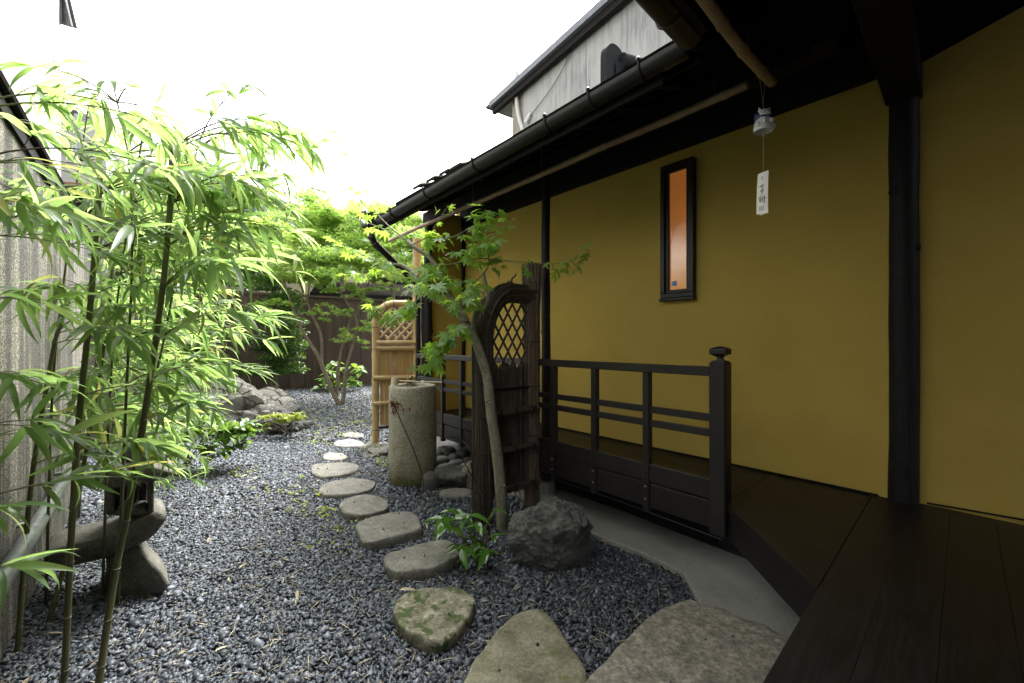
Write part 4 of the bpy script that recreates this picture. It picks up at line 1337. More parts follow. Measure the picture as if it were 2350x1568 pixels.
# ================================================================== STONES
import bmesh
def rock(name, label, cat, c_, size, mat, seed, rotz=0.0, amp=0.22, sub=4, freq=1.6, ridged=0.0, sink=0.25, group=None, parent=None, lay=0.0, smooth=True, facets=0, flat=None, tilt=None):
    bm = bmesh.new()
    bmesh.ops.create_icosphere(bm, subdivisions=sub, radius=1.0)
    Rz = Matrix.Rotation(rotz, 3, 'Z')
    if tilt is not None: Rz = Rz @ Matrix.Rotation(tilt, 3, 'Y')
    off = V((seed * 3.7, seed * 1.3, seed * 7.1))
    rr_ = random.Random(seed * 17)
    planes = []
    for _ in range(facets):
        nv = V((rr_.gauss(0, 1), rr_.gauss(0, 1), rr_.gauss(0, 1))).normalized()
        planes.append((nv, rr_.uniform(.70, 1.0)))
    for v in bm.verts:
        p_ = v.co.copy()
        # blocky: push towards a rounded box
        mx = max(abs(p_.x), abs(p_.y), abs(p_.z))
        p_ = p_.lerp(p_ / mx, 0.35)
        if facets:
            dr = (p_ + 0.10 * V((noise.noise(p_ * 3 + off), noise.noise(p_ * 3 + off * 2), noise.noise(p_ * 3 + off * 3)))).normalized()
            rmin = min([d / max(.05, nv.dot(dr)) for nv, d in planes] + [1.25])
            p_ = v.co.normalized() * rmin
        n1 = noise.fractal(p_ * freq + off, 1.0, 2.0, 4)
        if ridged:
            n1 -= ridged * abs(noise.noise(p_ * freq * 2.2 + off * 2)) 
            f1, pts_ = noise.voronoi(p_ * freq * 1.5 + off)
            n1 += ridged * 0.25 * (f1[1] - f1[0] - .25) + ridged * 1.1 * (noise.cell(pts_[0] * 7.3) * .5)
            f2_, pt2_ = noise.voronoi(p_ * freq * 3.6 + off * 2)
            n1 += ridged * 0.45 * (noise.cell(pt2_[0] * 9.1) * .5)
        if lay:
            n1 += lay * (abs(((p_.z * 1.3 + p_.x * .5 + noise.noise(p_ * 1.5 + off)) * 5.0) % 1.0 - .5) - .25)
        p_ = p_ * (1 + amp * n1)
        if flat is not None and p_.z > flat: p_.z = flat + (p_.z - flat) * 0.15
        v.co = Rz @ V((p_.x * size[0], p_.y * size[1], p_.z * size[2]))
    me = bpy.data.meshes.new(name)
    bm.to_mesh(me); bm.free()
    me.materials.append(mat)
    if smooth: 
        me.polygons.foreach_set('use_smooth', [True] * len(me.polygons))
        if smooth is not True: me.set_sharp_from_angle(angle=R(smooth))
    if parent is not None:
        o = link(name, me, parent)
        o.location = V(c_) - ORG[parent.name]
    else:
        o = link(name, me, None, c_)
        tag(o, label, cat, group)
    return o
TOPS = []
def step_stone(name, label, outline, z0, z1, mat, group='stepping stones across the gravel', rnd=0.02, und=0.010, seed=0, cat='stone'):
    # outline: print positions of the visible top edge, traced clockwise
    pts = [G(a, b, z1) for a, b in outline]
    pts = lerp_path(pts + [pts[0]], 5)[:-1]
    c_ = sum(pts, V((0, 0, 0))) / len(pts)
    n = len(pts)
    bev = min(rnd, (z1 - z0) * .6)
    rings = [(1.0, z0), (1.025, z1 - bev * 1.7), (1.018, z1 - bev * .8), (1.0, z1 - bev * .25), (.965, z1 - .001), (.9, z1), (.8, z1), (.7, z1), (.58, z1), (.45, z1), (.3, z1), (.15, z1)]
    vs_, fs_ = [], []
    for f_, z in rings:
        for p_ in pts:
            q = c_ + (p_ - c_) * f_
            wob = noise.noise(V((q.x * 9, q.y * 9, seed))) * und + noise.noise(V((q.x * 28, q.y * 28, seed))) * und * .4
            rr = 1 + noise.noise(V((q.x * 14, q.y * 14, seed + z * 30))) * .03 + noise.noise(V((q.x * 40, q.y * 40, seed + z * 50))) * .012
            q = c_ + (q - c_) * rr
            vs_.append(V((q.x, q.y, z + (wob if z > z0 else 0))))
    vs_.append(V((c_.x, c_.y, z1)))
    for i in range(len(rings) - 1):
        for k in range(n):
            k2 = (k + 1) % n
            fs_.append((i * n + k, i * n + k2, (i + 1) * n + k2, (i + 1) * n + k))
    L_ = len(vs_) - 1
    for k in range(n):
        fs_.append(((len(rings) - 1) * n + k, (len(rings) - 1) * n + (k + 1) % n, L_))
    # wind so that the top faces up
    m = MB(); m.add(vs_, fs_)
    a_ = (vs_[n * 4 + 1] - c_).cross(vs_[n * 4 + 2] - c_)
    if a_.z < 0: m.f = [tuple(reversed(f)) for f in m.f]
    o = m.build(name, mat, loc=V((c_.x, c_.y, 0)), smooth='all')
    TOPS.append((c_, min((p_ - c_).length for p_ in pts), z1))
    return tag(o, label, cat, group)
def ell(cx, cy, w_, h_, n=10, seed=0, sq_=0.0, skew=0.0):
    rnd = random.Random(seed)
    out = []
    for i in range(n):
        a = 2 * math.pi * i / n
        r = 1 + rnd.uniform(-.08, .08)
        c1_, s1_ = math.cos(a), math.sin(a)
        e = 1 - sq_ * .5
        x_ = math.copysign(abs(c1_) ** e, c1_); y_ = math.copysign(abs(s1_) ** e, s1_)
        out.append((cx + w_ / 2 * r * x_ + skew * y_ * h_, cy + h_ / 2 * r * y_))
    return out
SS = 'stepping_stone'
step_stone(SS, 'small pale round stepping stone last before the bamboo screen', ell(811, 997, 50, 12, seed=1), -.02, .03, M['step_pale'], seed=1)
step_stone(SS, 'pale oval stepping stone just before the bamboo screen post', ell(800, 1017, 66, 17, seed=2), -.02, .035, M['step_pale'], seed=2)
step_stone(SS, 'white irregular stepping stone ahead of two squarer grey ones', ell(769, 1047, 58, 17, seed=3, sq_=.3), -.02, .035, M['step_pale'], seed=3)
step_stone(SS, 'buff rectangular stepping stone below the white one', [(714, 1078), (722, 1066), (760, 1061), (812, 1063), (823, 1073), (800, 1086), (750, 1093), (722, 1088)], -.02, .045, M['step'], seed=4)
step_stone(SS, 'long pale stepping stone with greenish edge beside the basin', [(730, 1124), (748, 1108), (800, 1098), (852, 1101), (860, 1111), (838, 1126), (780, 1135), (742, 1133)], -.02, .045, M['step'], seed=5)
step_stone(SS, 'round thick grey stepping stone beside the foot of the basin', [(778, 1162), (790, 1144), (830, 1136), (875, 1140), (891, 1155), (880, 1170), (840, 1179), (795, 1177)], -.02, .06, M['step'], seed=6)
step_stone(SS, 'grey four cornered stepping stone with a rough dished top', [(817, 1205), (835, 1192), (890, 1177), (945, 1174), (966, 1205), (950, 1218), (850, 1242), (830, 1235)], -.02, .07, M['step'], seed=7)
step_stone(SS, 'long lozenge stepping stone touching the glossy leafed plant', [(882, 1283), (890, 1271), (950, 1252), (1020, 1238), (1052, 1252), (1055, 1270), (1000, 1300), (920, 1312), (890, 1300)], -.02, .065, M['step'], seed=8)
step_stone(SS, 'dark mossy stepping stone with pale lichen patches', [(903, 1402), (912, 1374), (945, 1356), (1000, 1347), (1055, 1349), (1086, 1370), (1084, 1398), (1064, 1426), (1040, 1454), (1008, 1470), (965, 1462), (922, 1436)], -.03, .065, M['mossy'], seed=9, und=.012)
step_stone(SS, 'large olive brown stepping stone with smooth domed top', [(1062, 1560), (1090, 1510), (1130, 1460), (1175, 1415), (1210, 1398), (1250, 1402), (1300, 1465), (1345, 1535), (1330, 1600), (1250, 1660), (1120, 1660), (1050, 1620)], -.03, .085, M['olive'], seed=10, und=.014, rnd=.05)
step_stone('shoe_stone', 'big flat speckled shoe removing stone against the veranda edge', [(1330, 1575), (1400, 1500), (1460, 1442), (1505, 1402), (1565, 1376), (1612, 1380), (1700, 1412), (1795, 1450), (1850, 1500), (1850, 1640), (1700, 1760), (1450, 1760), (1310, 1650)], -.03, .14, M['slab'], None, seed=11, und=.010, rnd=.03)

gp_, gz_ = [], []
for c_, r_, z_ in TOPS:
    for _ in range(int(2 + r_ * 9)):
        a = random.uniform(0, 6.28); q = r_ * 1.1 * math.sqrt(random.random())
        gp_.append((c_.x + q * math.cos(a), c_.y + q * math.sin(a), z_ + .006)); gz_.append(random.uniform(.006, .014))
n = len(gp_)
CUBE = np.array([(-1, -1, -1), (1, -1, -1), (1, 1, -1), (-1, 1, -1), (-.7, -.6, 1), (.6, -.7, 1), (.7, .5, 1), (-.5, .7, 1)], float) * 0.5
tag(link('gravel_chips', scatter_mesh('gravel_chips', CUBE, QF, rot_mats(n, .5) * np.array(gz_)[:, None, None], np.array(gp_), M['gravel'], rng.uniform(size=n) * .9)), kind='stuff')
rc = G(570, 1003); rc.y += .42
rock('garden_rock', 'big pale cracked rock in the gravel beside the bamboo', 'rock', V((rc.x - .78, rc.y + .16, .22)), (.92, .64, .78), M['crackrock'], 8, R(-12), .11, 6, 2.0, .26, facets=46, smooth=28)
rock('garden_rock', 'low shelf of grey rock running out beside the cracked rock', 'rock', V((rc.x - .34, rc.y + .10, .10)), (.70, .46, .50), M['crackrock'], 15, R(6), .14, 5, 2.2, .30, facets=30, smooth=28)
q = G(665, 1000); rock('garden_rock', 'dark low rock at the foot of the pale cracked rock', 'rock', V((q.x - .40, q.y + .16, .10)), (.50, .28, .33), M['darkrock'], 9, R(8), .3, 5, 2.4, .4, facets=30, smooth=30)
q = P(1268, 1232, 2.60)
rock('garden_rock', 'dark layered boulder beside the maple trunk', 'rock', V((q.x, 2.62, .115)), (.285, .20, .26), M['darkrock'], 21, R(10), .13, 6, 2.2, .35, lay=.30, facets=26, smooth=35)
q = G(1040, 1123)
rock('garden_rock', 'dark smooth boulder at the foot of the stone basin', 'rock', V((q.x, q.y + .12, .06)), (.20, .14, .155), M['darkrock'], 31, R(-8), .10, 5, 1.8, .1, facets=18, smooth=40)
q = G(985, 1128)
rock('garden_rock', 'small wedge of rock between the basin and the dark boulder', 'rock', V((q.x, q.y + .07, .03)), (.08, .07, .12), M['darkrock'], 33, 0.4, .2, 3, 1.4, .1)
q = G(1045, 1142)
rock('garden_rock', 'pale flat stone set in gravel before the brushwood fence', 'rock', V((q.x, q.y + .05, .0)), (.15, .10, .045), M['step'], 35, 0.1, .1, 3, 1.2, 0)
q = G(1078, 1120)
rock('garden_rock', 'tan upright stone tight against the brushwood bundle', 'rock', V((q.x, q.y + .06, .06)), (.09, .08, .16), M['slab'], 36, 0.5, .14, 3, 1.2, 0)
q = G(880, 1085)
rock('garden_rock', 'greenish stone tucked behind the basin foot', 'rock', V((q.x + .08, q.y + .25, .08)), (.10, .10, .17), M['olive'], 37, 0.5, .14, 3, 1.2, 0)
q = G(858, 1050)
rock('garden_rock', 'flat broken rock in the gravel before the bamboo screen', 'rock', V((q.x + .05, q.y + .1, .02)), (.20, .15, .075), M['crackrock'], 38, 0.5, .3, 3, 1.4, .3, smooth=35)
q = G(872, 1026)
rock('garden_rock', 'pale footing stone under the bamboo screen post', 'rock', V((q.x, q.y - .02, .0)), (.26, .12, .045), M['step'], 39, 0.1, .1, 3, 1.2, 0)
CL = ['dark broad cobble against the basin, at the back of the heap', 'flat grey cobble tight beside the basin wall', 'small round cobble in the middle of the heap', 'grey cobble in the back row of the heap near the skirt board', 'small cobble at the back corner by the brushwood bundle',
      'plump round cobble in the middle of the heap', 'big pale cobble on the near side of the heap by the basin', 'big grey cobble on the near side of the heap by the bundle', 'little cobble squeezed against the brushwood bundle', 'grey cobble half hidden behind the basin',
      'pale cobble behind the dark smooth boulder', 'tan cobble at the foot of the brushwood bundle', 'small dark cobble at the very back of the heap', 'tiny rear cobble in the shade under the railing']
cob = [(1022, 1045, 38), (1010, 1068, 36), (1040, 1058, 30), (1062, 1050, 32), (1075, 1063, 26), (1048, 1075, 36), (1020, 1088, 40), (1070, 1085, 36), (1085, 1072, 28), (1000, 1050, 30), (1058, 1100, 34), (1082, 1100, 26), (1034, 1040, 24), (1084, 1048, 26)]
COBW = ['grey', 'smooth', 'rounded', 'blue grey']
for i, (a, b, s_) in enumerate(cob):
    q = G(a, b + 4)
    r = s_ / 960 * q.y / 2
    tag(rock('cobble', '', 'stone', V((q.x, q.y + .03, r * .55)), (r * 1.1, r * .9, r * .72), M['cobble'], 50 + i, i * .7, .13, 3, 1.2, 0), CL[i], 'cobble', 'cobbles heaped beside the basin')

# stone lantern made of stacked field stones
lb = G(310, 1352)
lan = thing('stone_lantern', 'stacked field stone lantern with a slanting slab behind bamboo', 'lantern', lb)
kk = lb.y / 960
LDV = V((lb.x, lb.y, 0)).normalized()
def lp(px, py, dy=0.0): return P(px, py, lb.y + dy)
def prism_rock(name, outl, depth, mat, seed, parent, amp=.012, shift=0.0):
    # a stone given by its outline (print positions) and a real depth, edges rounded
    pts = lerp_path([lp(a, b) for a, b in outl] + [lp(*outl[0])], 6)[:-1]
    c_ = sum(pts, V((0, 0, 0))) / len(pts)
    n = len(pts)
    vs_, fs_ = [], []
    lay_ = [(-.5, .80), (-.47, .93), (-.40, .985), (-.2, 1.0), (.2, 1.0), (.40, .985), (.47, .93), (.5, .80)]
    for dz, f_ in lay_:
        for p_ in pts:
            q = c_ + (p_ - c_) * f_
            w_ = noise.noise(q * 9 + V((seed, 0, 0))) * amp + noise.noise(q * 25 + V((seed, 4, 0))) * amp * .4
            q = q + (q - c_).normalized() * w_ + LDV * (dz * depth + shift + noise.noise(q * 7) * amp)
            vs_.append(q)
    for i in range(len(lay_) - 1):
        for k2 in range(n):
            k3 = (k2 + 1) % n
            fs_.append((i * n + k2, i * n + k3, (i + 1) * n + k3, (i + 1) * n + k2))
    fs_.append(tuple(reversed(range(n)))); fs_.append(tuple((len(lay_) - 1) * n + k2 for k2 in range(n)))
    m = MB(); m.add(vs_, fs_)
    o = m.build(name, mat, parent, smooth='all')
    me = o.data
    bm2 = bmesh.new(); bm2.from_mesh(me); bmesh.ops.recalc_face_normals(bm2, faces=bm2.faces); bm2.to_mesh(me); bm2.free()
    return o
prism_rock('base_stone', [(240, 1370), (243, 1300), (250, 1238), (312, 1234), (344, 1266), (376, 1304), (382, 1330), (358, 1350), (290, 1366)], .22, M['lantern'], 1, lan)
prism_rock('slab', [(106, 1272), (112, 1248), (150, 1232), (240, 1210), (310, 1180), (350, 1158), (374, 1162), (374, 1182), (345, 1215), (270, 1250), (190, 1274), (130, 1288)], .30, M['lantern'], 2, lan)
prism_rock('cap_stone', [(282, 1040), (300, 1022), (325, 1020), (342, 1034), (348, 1060), (300, 1064), (280, 1060)], .18, M['lantern'], 5, lan)
prism_rock('roof_stone', [(213, 1083), (232, 1064), (275, 1055), (345, 1055), (390, 1064), (392, 1074), (350, 1090), (280, 1102), (230, 1098)], .36, M['lantern'], 3, lan, .010)
fb = MB()
f0 = lp(244, 1180, -.10); 
for a, b, c_, d in ((244, 262, 1096, 1186), (340, 353, 1096, 1186), (262, 340, 1172, 1186), (262, 340, 1096, 1106)):
    q0, q1 = lp(a, d, -.10), lp(b, c_, -.10)
    fb.obox(q0, V((q1.x - q0.x, 0, 0)), LDV * .2, Z3 * (q1.z - q0.z))
q0, q1 = lp(262, 1172, .06), lp(340, 1106, .06)
fb.obox(q0, V((q1.x - q0.x, 0, 0)), LDV * .03, Z3 * (q1.z - q0.z))
fb.build('fire_box', M['darkrock'], lan, bevel=.012)  # darker stone colour than the rest stands in for the shade inside

# ================================================================== STONE BASIN, LADLE, FROG
bc = V((-0.965, 4.08, 0))
bas = thing('stone_basin', 'tall cylindrical granite water basin stained green at its foot', 'basin', bc)
m = MB()
pr = [(.205, -.05), (.228, 0.02), (.230, .12), (.226, .30), (.226, .60), (.227, .80), (.226, .90), (.220, .922), (.208, .928), (.160, .926), (.150, .918), (.142, .86), (.10, .82), (.01, .81)]
m.lathe(bc, pr, 48)
for v in m.v:
    r_ = V((v.x - bc.x, v.y - bc.y, 0))
    k2 = noise.noise(v * 5) * .006 + noise.noise(v * 22) * .003
    v += r_.normalized() * k2 if r_.length > .12 else V((0, 0, 0))
def basin_mat():
    m2, t, b, o = nodes('basin_granite')
    vec = coords(t)
    g_ = noise_t(t, vec, 75, 3, 0.75); f_ = noise_t(t, vec, 5, 6, .7)
    col = ramp(t, g_, [(0.33, (0.15, 0.138, 0.098)), (0.52, (0.34, 0.31, 0.24)), (0.70, (0.50, 0.465, 0.38))])
    sp = nd(t, 'ShaderNodeSeparateXYZ'); t.links.new(vec, sp.inputs[0])
    ad = nd(t, 'ShaderNodeMath', operation='MULTIPLY_ADD'); ad.inputs[1].default_value = 0.75
    t.links.new(f_, ad.inputs[0]); t.links.new(sp.outputs['Z'], ad.inputs[2])
    moss = ramp(t, ad.outputs[0], [(0.42, (1, 1, 1)), (0.62, (0, 0, 0))])
    col = mixc(t, moss, col, mixc(t, 1.0, col, (0.34, 0.36, 0.18), 'MULTIPLY'))
    st = ramp(t, f_, [(0.52, (0, 0, 0)), (0.68, (0.6, 0.6, 0.6))])
    col = mixc(t, st, col, mixc(t, 1.0, col, (0.62, 0.52, 0.32), 'MULTIPLY'))
    t.links.new(col, b.inputs['Base Color']); b.inputs['Roughness'].default_value = .85
    p_ = bump(t, b, g_, .75, .012); bump(t, b, f_, .3, .02, p_)
    return m2
m.build('stone', basin_mat(), bas, smooth=60)
m = MB(); m.lathe((bc.x, bc.y, .885), [(.001, 0), (.144, 0)], 40, close=False)
m.f = [tuple(reversed(f)) for f in m.f]
m.build('water', M['water'], bas)
# ladle
lc = P(906, 877, 3.97)
lad = thing('bamboo_ladle', 'pale bamboo ladle resting across the top of the basin', 'ladle', lc)
m = MB()
ax = V((.10, .05, .97)).normalized()
cR = .034
t1 = ax.cross(V((0, 1, 0))).normalized(); t2 = ax.cross(t1)
prof = [(cR * .97, -.036), (cR, -.03), (cR, .036), (cR * .86, .036), (cR * .86, -.028), (.001, -.028)]
n = 22
vs_ = [lc + Z3 * .008 + (t1 * math.cos(2 * math.pi * k2 / n) + t2 * math.sin(2 * math.pi * k2 / n)) * r_ + ax * z for r_, z in prof for k2 in range(n)]
m.add(vs_, [(i * n + k2, i * n + (k2 + 1) % n, (i + 1) * n + (k2 + 1) % n, (i + 1) * n + k2) for i in range(len(prof) - 1) for k2 in range(n)] + [tuple(range(n))])
m.build('cup', M['newbamboo'], lad, smooth=40)
m = MB(); m.tube([lc + V((.03, 0, .012)), P(960, 876, 3.98), P(1014, 877.5, 4.0)], [.0055, .006, .007], 8); m.build('handle', M['newbamboo'], lad, smooth=True)
fc = P(942, 878, 4.22); fc.z = .928
frog = thing('frog_ornament', 'small brown frog figure sitting on the basin rim', 'ornament', fc)
m = MB()
m.ball(fc + V((0, 0, .030)), (.036, .032, .030), 12, 8)
m.ball(fc + V((0, -.016, .056)), (.027, .024, .018), 12, 8)
for sx in (-1, 1):
    m.ball(fc + V((sx * .016, -.022, .071)), .0085, 8, 6)
    m.ball(fc + V((sx * .034, .004, .018)), (.015, .024, .018), 8, 6)
    m.tube([fc + V((sx * .024, -.018, .035)), fc + V((sx * .032, -.032, .006))], [.010, .007], 7)
    m.ball(fc + V((sx * .036, -.036, .004)), (.013, .012, .005), 8, 5)
m.build('body', M['bronze'], frog, smooth=True)
m = MB()
for sx in (-1, 1): m.ball(fc + V((sx * .017, -.029, .073)), .0035, 6, 5)
m.build('eye', M['ink'], frog)
# dead maple shoot leaning against the basin
dt = thing('dead_twig', 'dead maple shoot with dry red leaves leaning by the basin', 'twig', G(967, 1142))
tp = lerp_path([G(967, 1142), P(970, 1100, 3.66), P(952, 1040, 3.68), P(928, 985, 3.7), P(912, 948, 3.72), P(903, 925, 3.74)], 4)
m = MB(); m.tube(tp, [.0085 * (1 - .55 * i / (len(tp) - 1)) for i in range(len(tp))], 7)
m.tube([tp[-3], P(898, 905, 3.74)], .002, 5); m.tube([tp[-4], P(930, 938, 3.72)], .002, 5)
m.build('stem', M['twig'], dt, smooth=True)
dl = tmpl_mesh('dry_leaf', star_tmpl(LOBES5, .3, .8), M['redleaf'])
for i in range(16):
    a, b = random.choice(((900, 926), (892, 930), (905, 935), (908, 928), (896, 938), (934, 938)))
    put_leaf('leaf', dl, dt, P(a + random.gauss(0, 5), b + random.gauss(0, 6), 3.72 + random.uniform(-.03, .03)), (random.gauss(0, 1), random.gauss(0, 1), -.8), (random.gauss(0, 1), random.gauss(0, 1), 1), random.uniform(.035, .055), random.uniform(-1, 1))

# ================================================================== GOLDEN BAMBOO SCREEN
A = G(862, 1024); B_ = V(((957 - CXP) / FP * 5.58, 5.58, 0))
sdv = (B_ - A); SW = sdv.length; sdv.normalize()
sfo = V((sdv.y, -sdv.x, 0))
def SP(x, z, off=0.0): return A + sdv * x + sfo * off + Z3 * z
scr = thing('bamboo_screen', 'golden bamboo sleeve screen with lattice window and rounded corner', 'screen fence', A)
m = MB(); pts, rad = bamboo_pts(SP(SW, 0), SP(SW, 2.72), .058, .33, 0, 5, 1.05); m.tube(pts, rad, 14); m.build('post', M['gold'], scr, smooth=40)
RC = .26
arc = [SP(0, 0), SP(0, .25), SP(0, .5), SP(0, .8), SP(0, 1.1), SP(0, 1.38), SP(0, 1.62 - .02)]
arc = [SP(0, z) for z in np.linspace(0.0, 1.60, 24)] + [SP(RC - RC * math.cos(a), 1.60 + RC * .95 * math.sin(a)) for a in np.linspace(.08, math.pi / 2, 12)] + [SP(x, 1.60 + RC * .95) for x in np.linspace(RC + .05, SW, 5)]
rad = []
for i in range(len(arc)):
    rad.append(.046 * (1.07 if i % 5 == 2 else 1.0))
m = MB(); m.tube(arc, rad, 14); hoop = m.build('hoop', M['gold'], scr, smooth=40)
m = MB()
for i in (3, 8, 13, 18, 22, 25, 28, 31, 34):
    p_ = arc[i]; t_ = (arc[i + 1] - arc[i - 1]).normalized()
    r1 = sfo; r2 = t_.cross(sfo).normalized()
    m.tube([p_ + (r1 * math.cos(a) + r2 * math.sin(a)) * .049 for a in [2 * math.pi * j / 14 for j in range(15)]], .0035, 5, False)
m.build('wire_tie', M['cord'], hoop, smooth=True)
for z in (1.335, 1.262, .885, .555):
    m = MB(); pts, rad = bamboo_pts(SP(-.03 if z < 1.2 else .01, z, .05), SP(SW - .03, z, .05), .030 if z > .6 else .028, .25, 0, int(z * 100), 1.08); m.tube(pts, rad, 12); m.build('rail', M['gold'], scr, smooth=40)
m = MB(); m.tube([SP(-.02, .235, .01), SP(SW, .235, .01)], .016, 10); m.build('rail', M['timber'], scr, smooth=True)
xs = np.linspace(.052, SW - .05, 9)
for i in range(8):
    m = MB()
    w_ = xs[i + 1] - xs[i]
    x0 = xs[i] + .002
    m.obox(SP(x0, .262, -.012), sdv * (w_ - .003), sfo * (.014 + .004 * (i % 2)), Z3 * .99)
    m.build('strip', M['strip'] if i != 3 else M['pole'], scr, bevel=.004)
# diagonal lattice, clipped to the arch
lz0, lz1 = 1.365, 1.80
def in_arch(x, z):
    if x < .05 or x > SW - .055 or z < lz0 or z > lz1: return False
    if x < RC and z > 1.60:
        return (x - RC) ** 2 + ((z - 1.60) / .95) ** 2 < (RC - .04) ** 2
    return True
for sg in (1, -1):
    for c_ in np.arange(-.6, 1.2, .115):
        seg = []
        for x in np.linspace(.04, SW - .04, 60):
            z = lz0 + (x * sg * 1.05) + c_ - (0 if sg > 0 else -.55)
            if in_arch(x, z): seg.append((x, z))
        if len(seg) > 4:
            m = MB(); o_ = .012 * sg
            pts, rad = bamboo_pts(SP(*seg[0], o_), SP(*seg[-1], o_), .0165, .12, 0, int(c_ * 50) + 3, 1.12)
            m.tube(pts, rad, 8); m.build('lattice_cane', M['gold'], scr, smooth=40)

# ================================================================== DARK BRUSHWOOD FENCE
A2 = G(1108, 1200); B2 = V(((1220 - CXP) / FP * 3.43, 3.43, 0))
bd = (B2 - A2); BW = bd.length; bd.normalize()
bo = V((bd.y, -bd.x, 0))
def BP(x, z, off=0.0): return A2 + bd * x + bo * off + Z3 * z
bf = thing('brushwood_fence', 'dark brushwood sleeve fence with an arched top and diamond lattice', 'screen fence', A2)
def bundle(name, path_fn, length_n, R_, nst, mat, seed, flare=0.0, rs_=.0046, parent=bf, jitter=.25):
    rnd = random.Random(seed)
    m = MB()
    for i in range(nst):
        a = rnd.uniform(0, 2 * math.pi); r_ = R_ * math.sqrt(rnd.uniform(.35, 1))
        t0, t1_ = (0, 1) if rnd.random() < .6 else sorted((rnd.uniform(0, .4), rnd.uniform(.6, 1.0)))
        pts = []
        for k2 in range(length_n + 1):
            t = t0 + (t1_ - t0) * k2 / length_n
            p_, e1, e2_ = path_fn(t)
            rr = r_ * (1 + flare * max(0, t - .8) / .2)
            aa = a + jitter * (t - .5)
            pts.append(p_ + e1 * (math.cos(aa) * rr) + e2_ * (math.sin(aa) * rr))
        m.tube(pts, [rs_ * rnd.uniform(.7, 1.2)] * len(pts), 5)
    p_in = MB()
    o = m.build(name, mat, parent)
    o['kind'] = 'stuff'
    return o
def core(path_fn, n, R_, mat, name='core'):
    m = MB(); pts = [path_fn(k2 / n)[0] for k2 in range(n + 1)]
    m.tube(pts, R_, 10); return m.build(name, mat, bf, smooth=40)
HB = 1.98
postpath = lambda t: (BP(BW, HB * t), bd, bo)
core(postpath, 6, .052, M['brush2'])
bundle('brush_post', postpath, 5, .066, 150, M['brush2'], 3, flare=.32)
RA, RZ = .27, .40
hz = 1.335
def archpath(t):
    L1, L2 = hz, math.pi / 2 * (RA + RZ) / 2
    L3 = BW - RA
    s = t * (L1 + L2 + L3)
    if s < L1: return BP(0, s), bd, bo
    if s < L1 + L2:
        a = (s - L1) / L2 * math.pi / 2
        return BP(RA - RA * math.cos(a), hz + RZ * math.sin(a)), (bd * math.cos(a) - Z3 * math.sin(a)), bo
    return BP(RA + (s - L1 - L2), hz + RZ), -Z3, bo
core(archpath, 26, .055, M['brush'])
bundle('brush_hoop', archpath, 26, .080, 260, M['brush'], 5, rs_=.0042, jitter=.5)
m = MB()
def ring(fn, t, R_, r_=.003):
    p_, e1, e2_ = fn(t)
    m.tube([p_ + e1 * (math.cos(a) * R_) + e2_ * (math.sin(a) * R_) for a in [2 * math.pi * j / 18 for j in range(19)]], r_, 5, False)
for t in (.12, .25, .38, .50, .62, .72, .745, .86): ring(archpath, t, .077)
for t in (.10, .3, .5, .68, .88, .92): ring(postpath, t, .071)
m.build('wire_tie', M['cord'], bf, smooth=True)
# body of upright sticks
rnd = random.Random(8)
m = MB()
for i in range(130):
    x = .05 + (BW - .1) * rnd.random()
    o_ = rnd.uniform(-.022, .024)
    m.tube([BP(x, .17 + rnd.uniform(-.01, .01), o_), BP(x + rnd.gauss(0, .006), .7, o_ * 1.2), BP(x + rnd.gauss(0, .012), 1.165 + rnd.uniform(-.03, .02), o_)], .0042 * rnd.uniform(.7, 1.3), 5)
o = m.build('upright_brush', M['brush'], bf); o['kind'] = 'stuff'
m = MB(); m.obox(BP(.04, .19, -.008), bd * (BW - .08), bo * .016, Z3 * .95); m.build('backing', M['brush'], bf)
# horizontal bundles with knots
for z, R_ in ((.81, .028), (.515, .026), (.215, .024)):
    fn = lambda t, z=z: (BP(-.02 + (BW + .05) * t, z, .045), bo, Z3)
    core(fn, 3, R_ * .8, M['brush'])
    bundle('brush_rail', fn, 3, R_, 26, M['brush'], int(z * 100), rs_=.0045)
m = MB()
for z in (.81, .515, .215):
    for x in (.12, .27, BW - .04):
        q = BP(x, z, .045)
        for s_ in (-1, 1):
            m.tube([q + bd * (.02 * s_) - Z3 * .03 + bo * .02, q + bo * .034, q - bd * (.02 * s_) + Z3 * .03 + bo * .02], .0045, 5)
            m.tube([q + bo * .034, q + bo * .04 + bd * (s_ * .02) - Z3 * .03, q + bo * .035 + bd * (s_ * .03) - Z3 * .06], .0035, 5)
m.build('knot', M['cord'], bf, smooth=True)
m = MB(); m.tube(*bamboo_pts(BP(.02, .985, .03), BP(BW - .02, .985, .03), .009, .14, 0, 4, 1.2), 8); m.build('thin_cane', M['post'], bf, smooth=True)
# topknot
m = MB()
q = BP(.27, hz + RZ + .07)
m.ball(q, (.02, .02, .025), 8, 6)
m.tube(lerp_path([q, q + V((.01, 0, .04)), q + V((.035, 0, .06)), q + V((.04, 0, .085))], 4), [.012, .011, .010, .009, .008, .008, .007, .007, .006, .006, .005, .005, .004], 6)
m.tube(lerp_path([q, q + V((-.02, -.01, .02)), q + V((-.03, -.01, -.02))], 3), .005, 5)
m.build('topknot', M['brush'], bf, smooth=True)
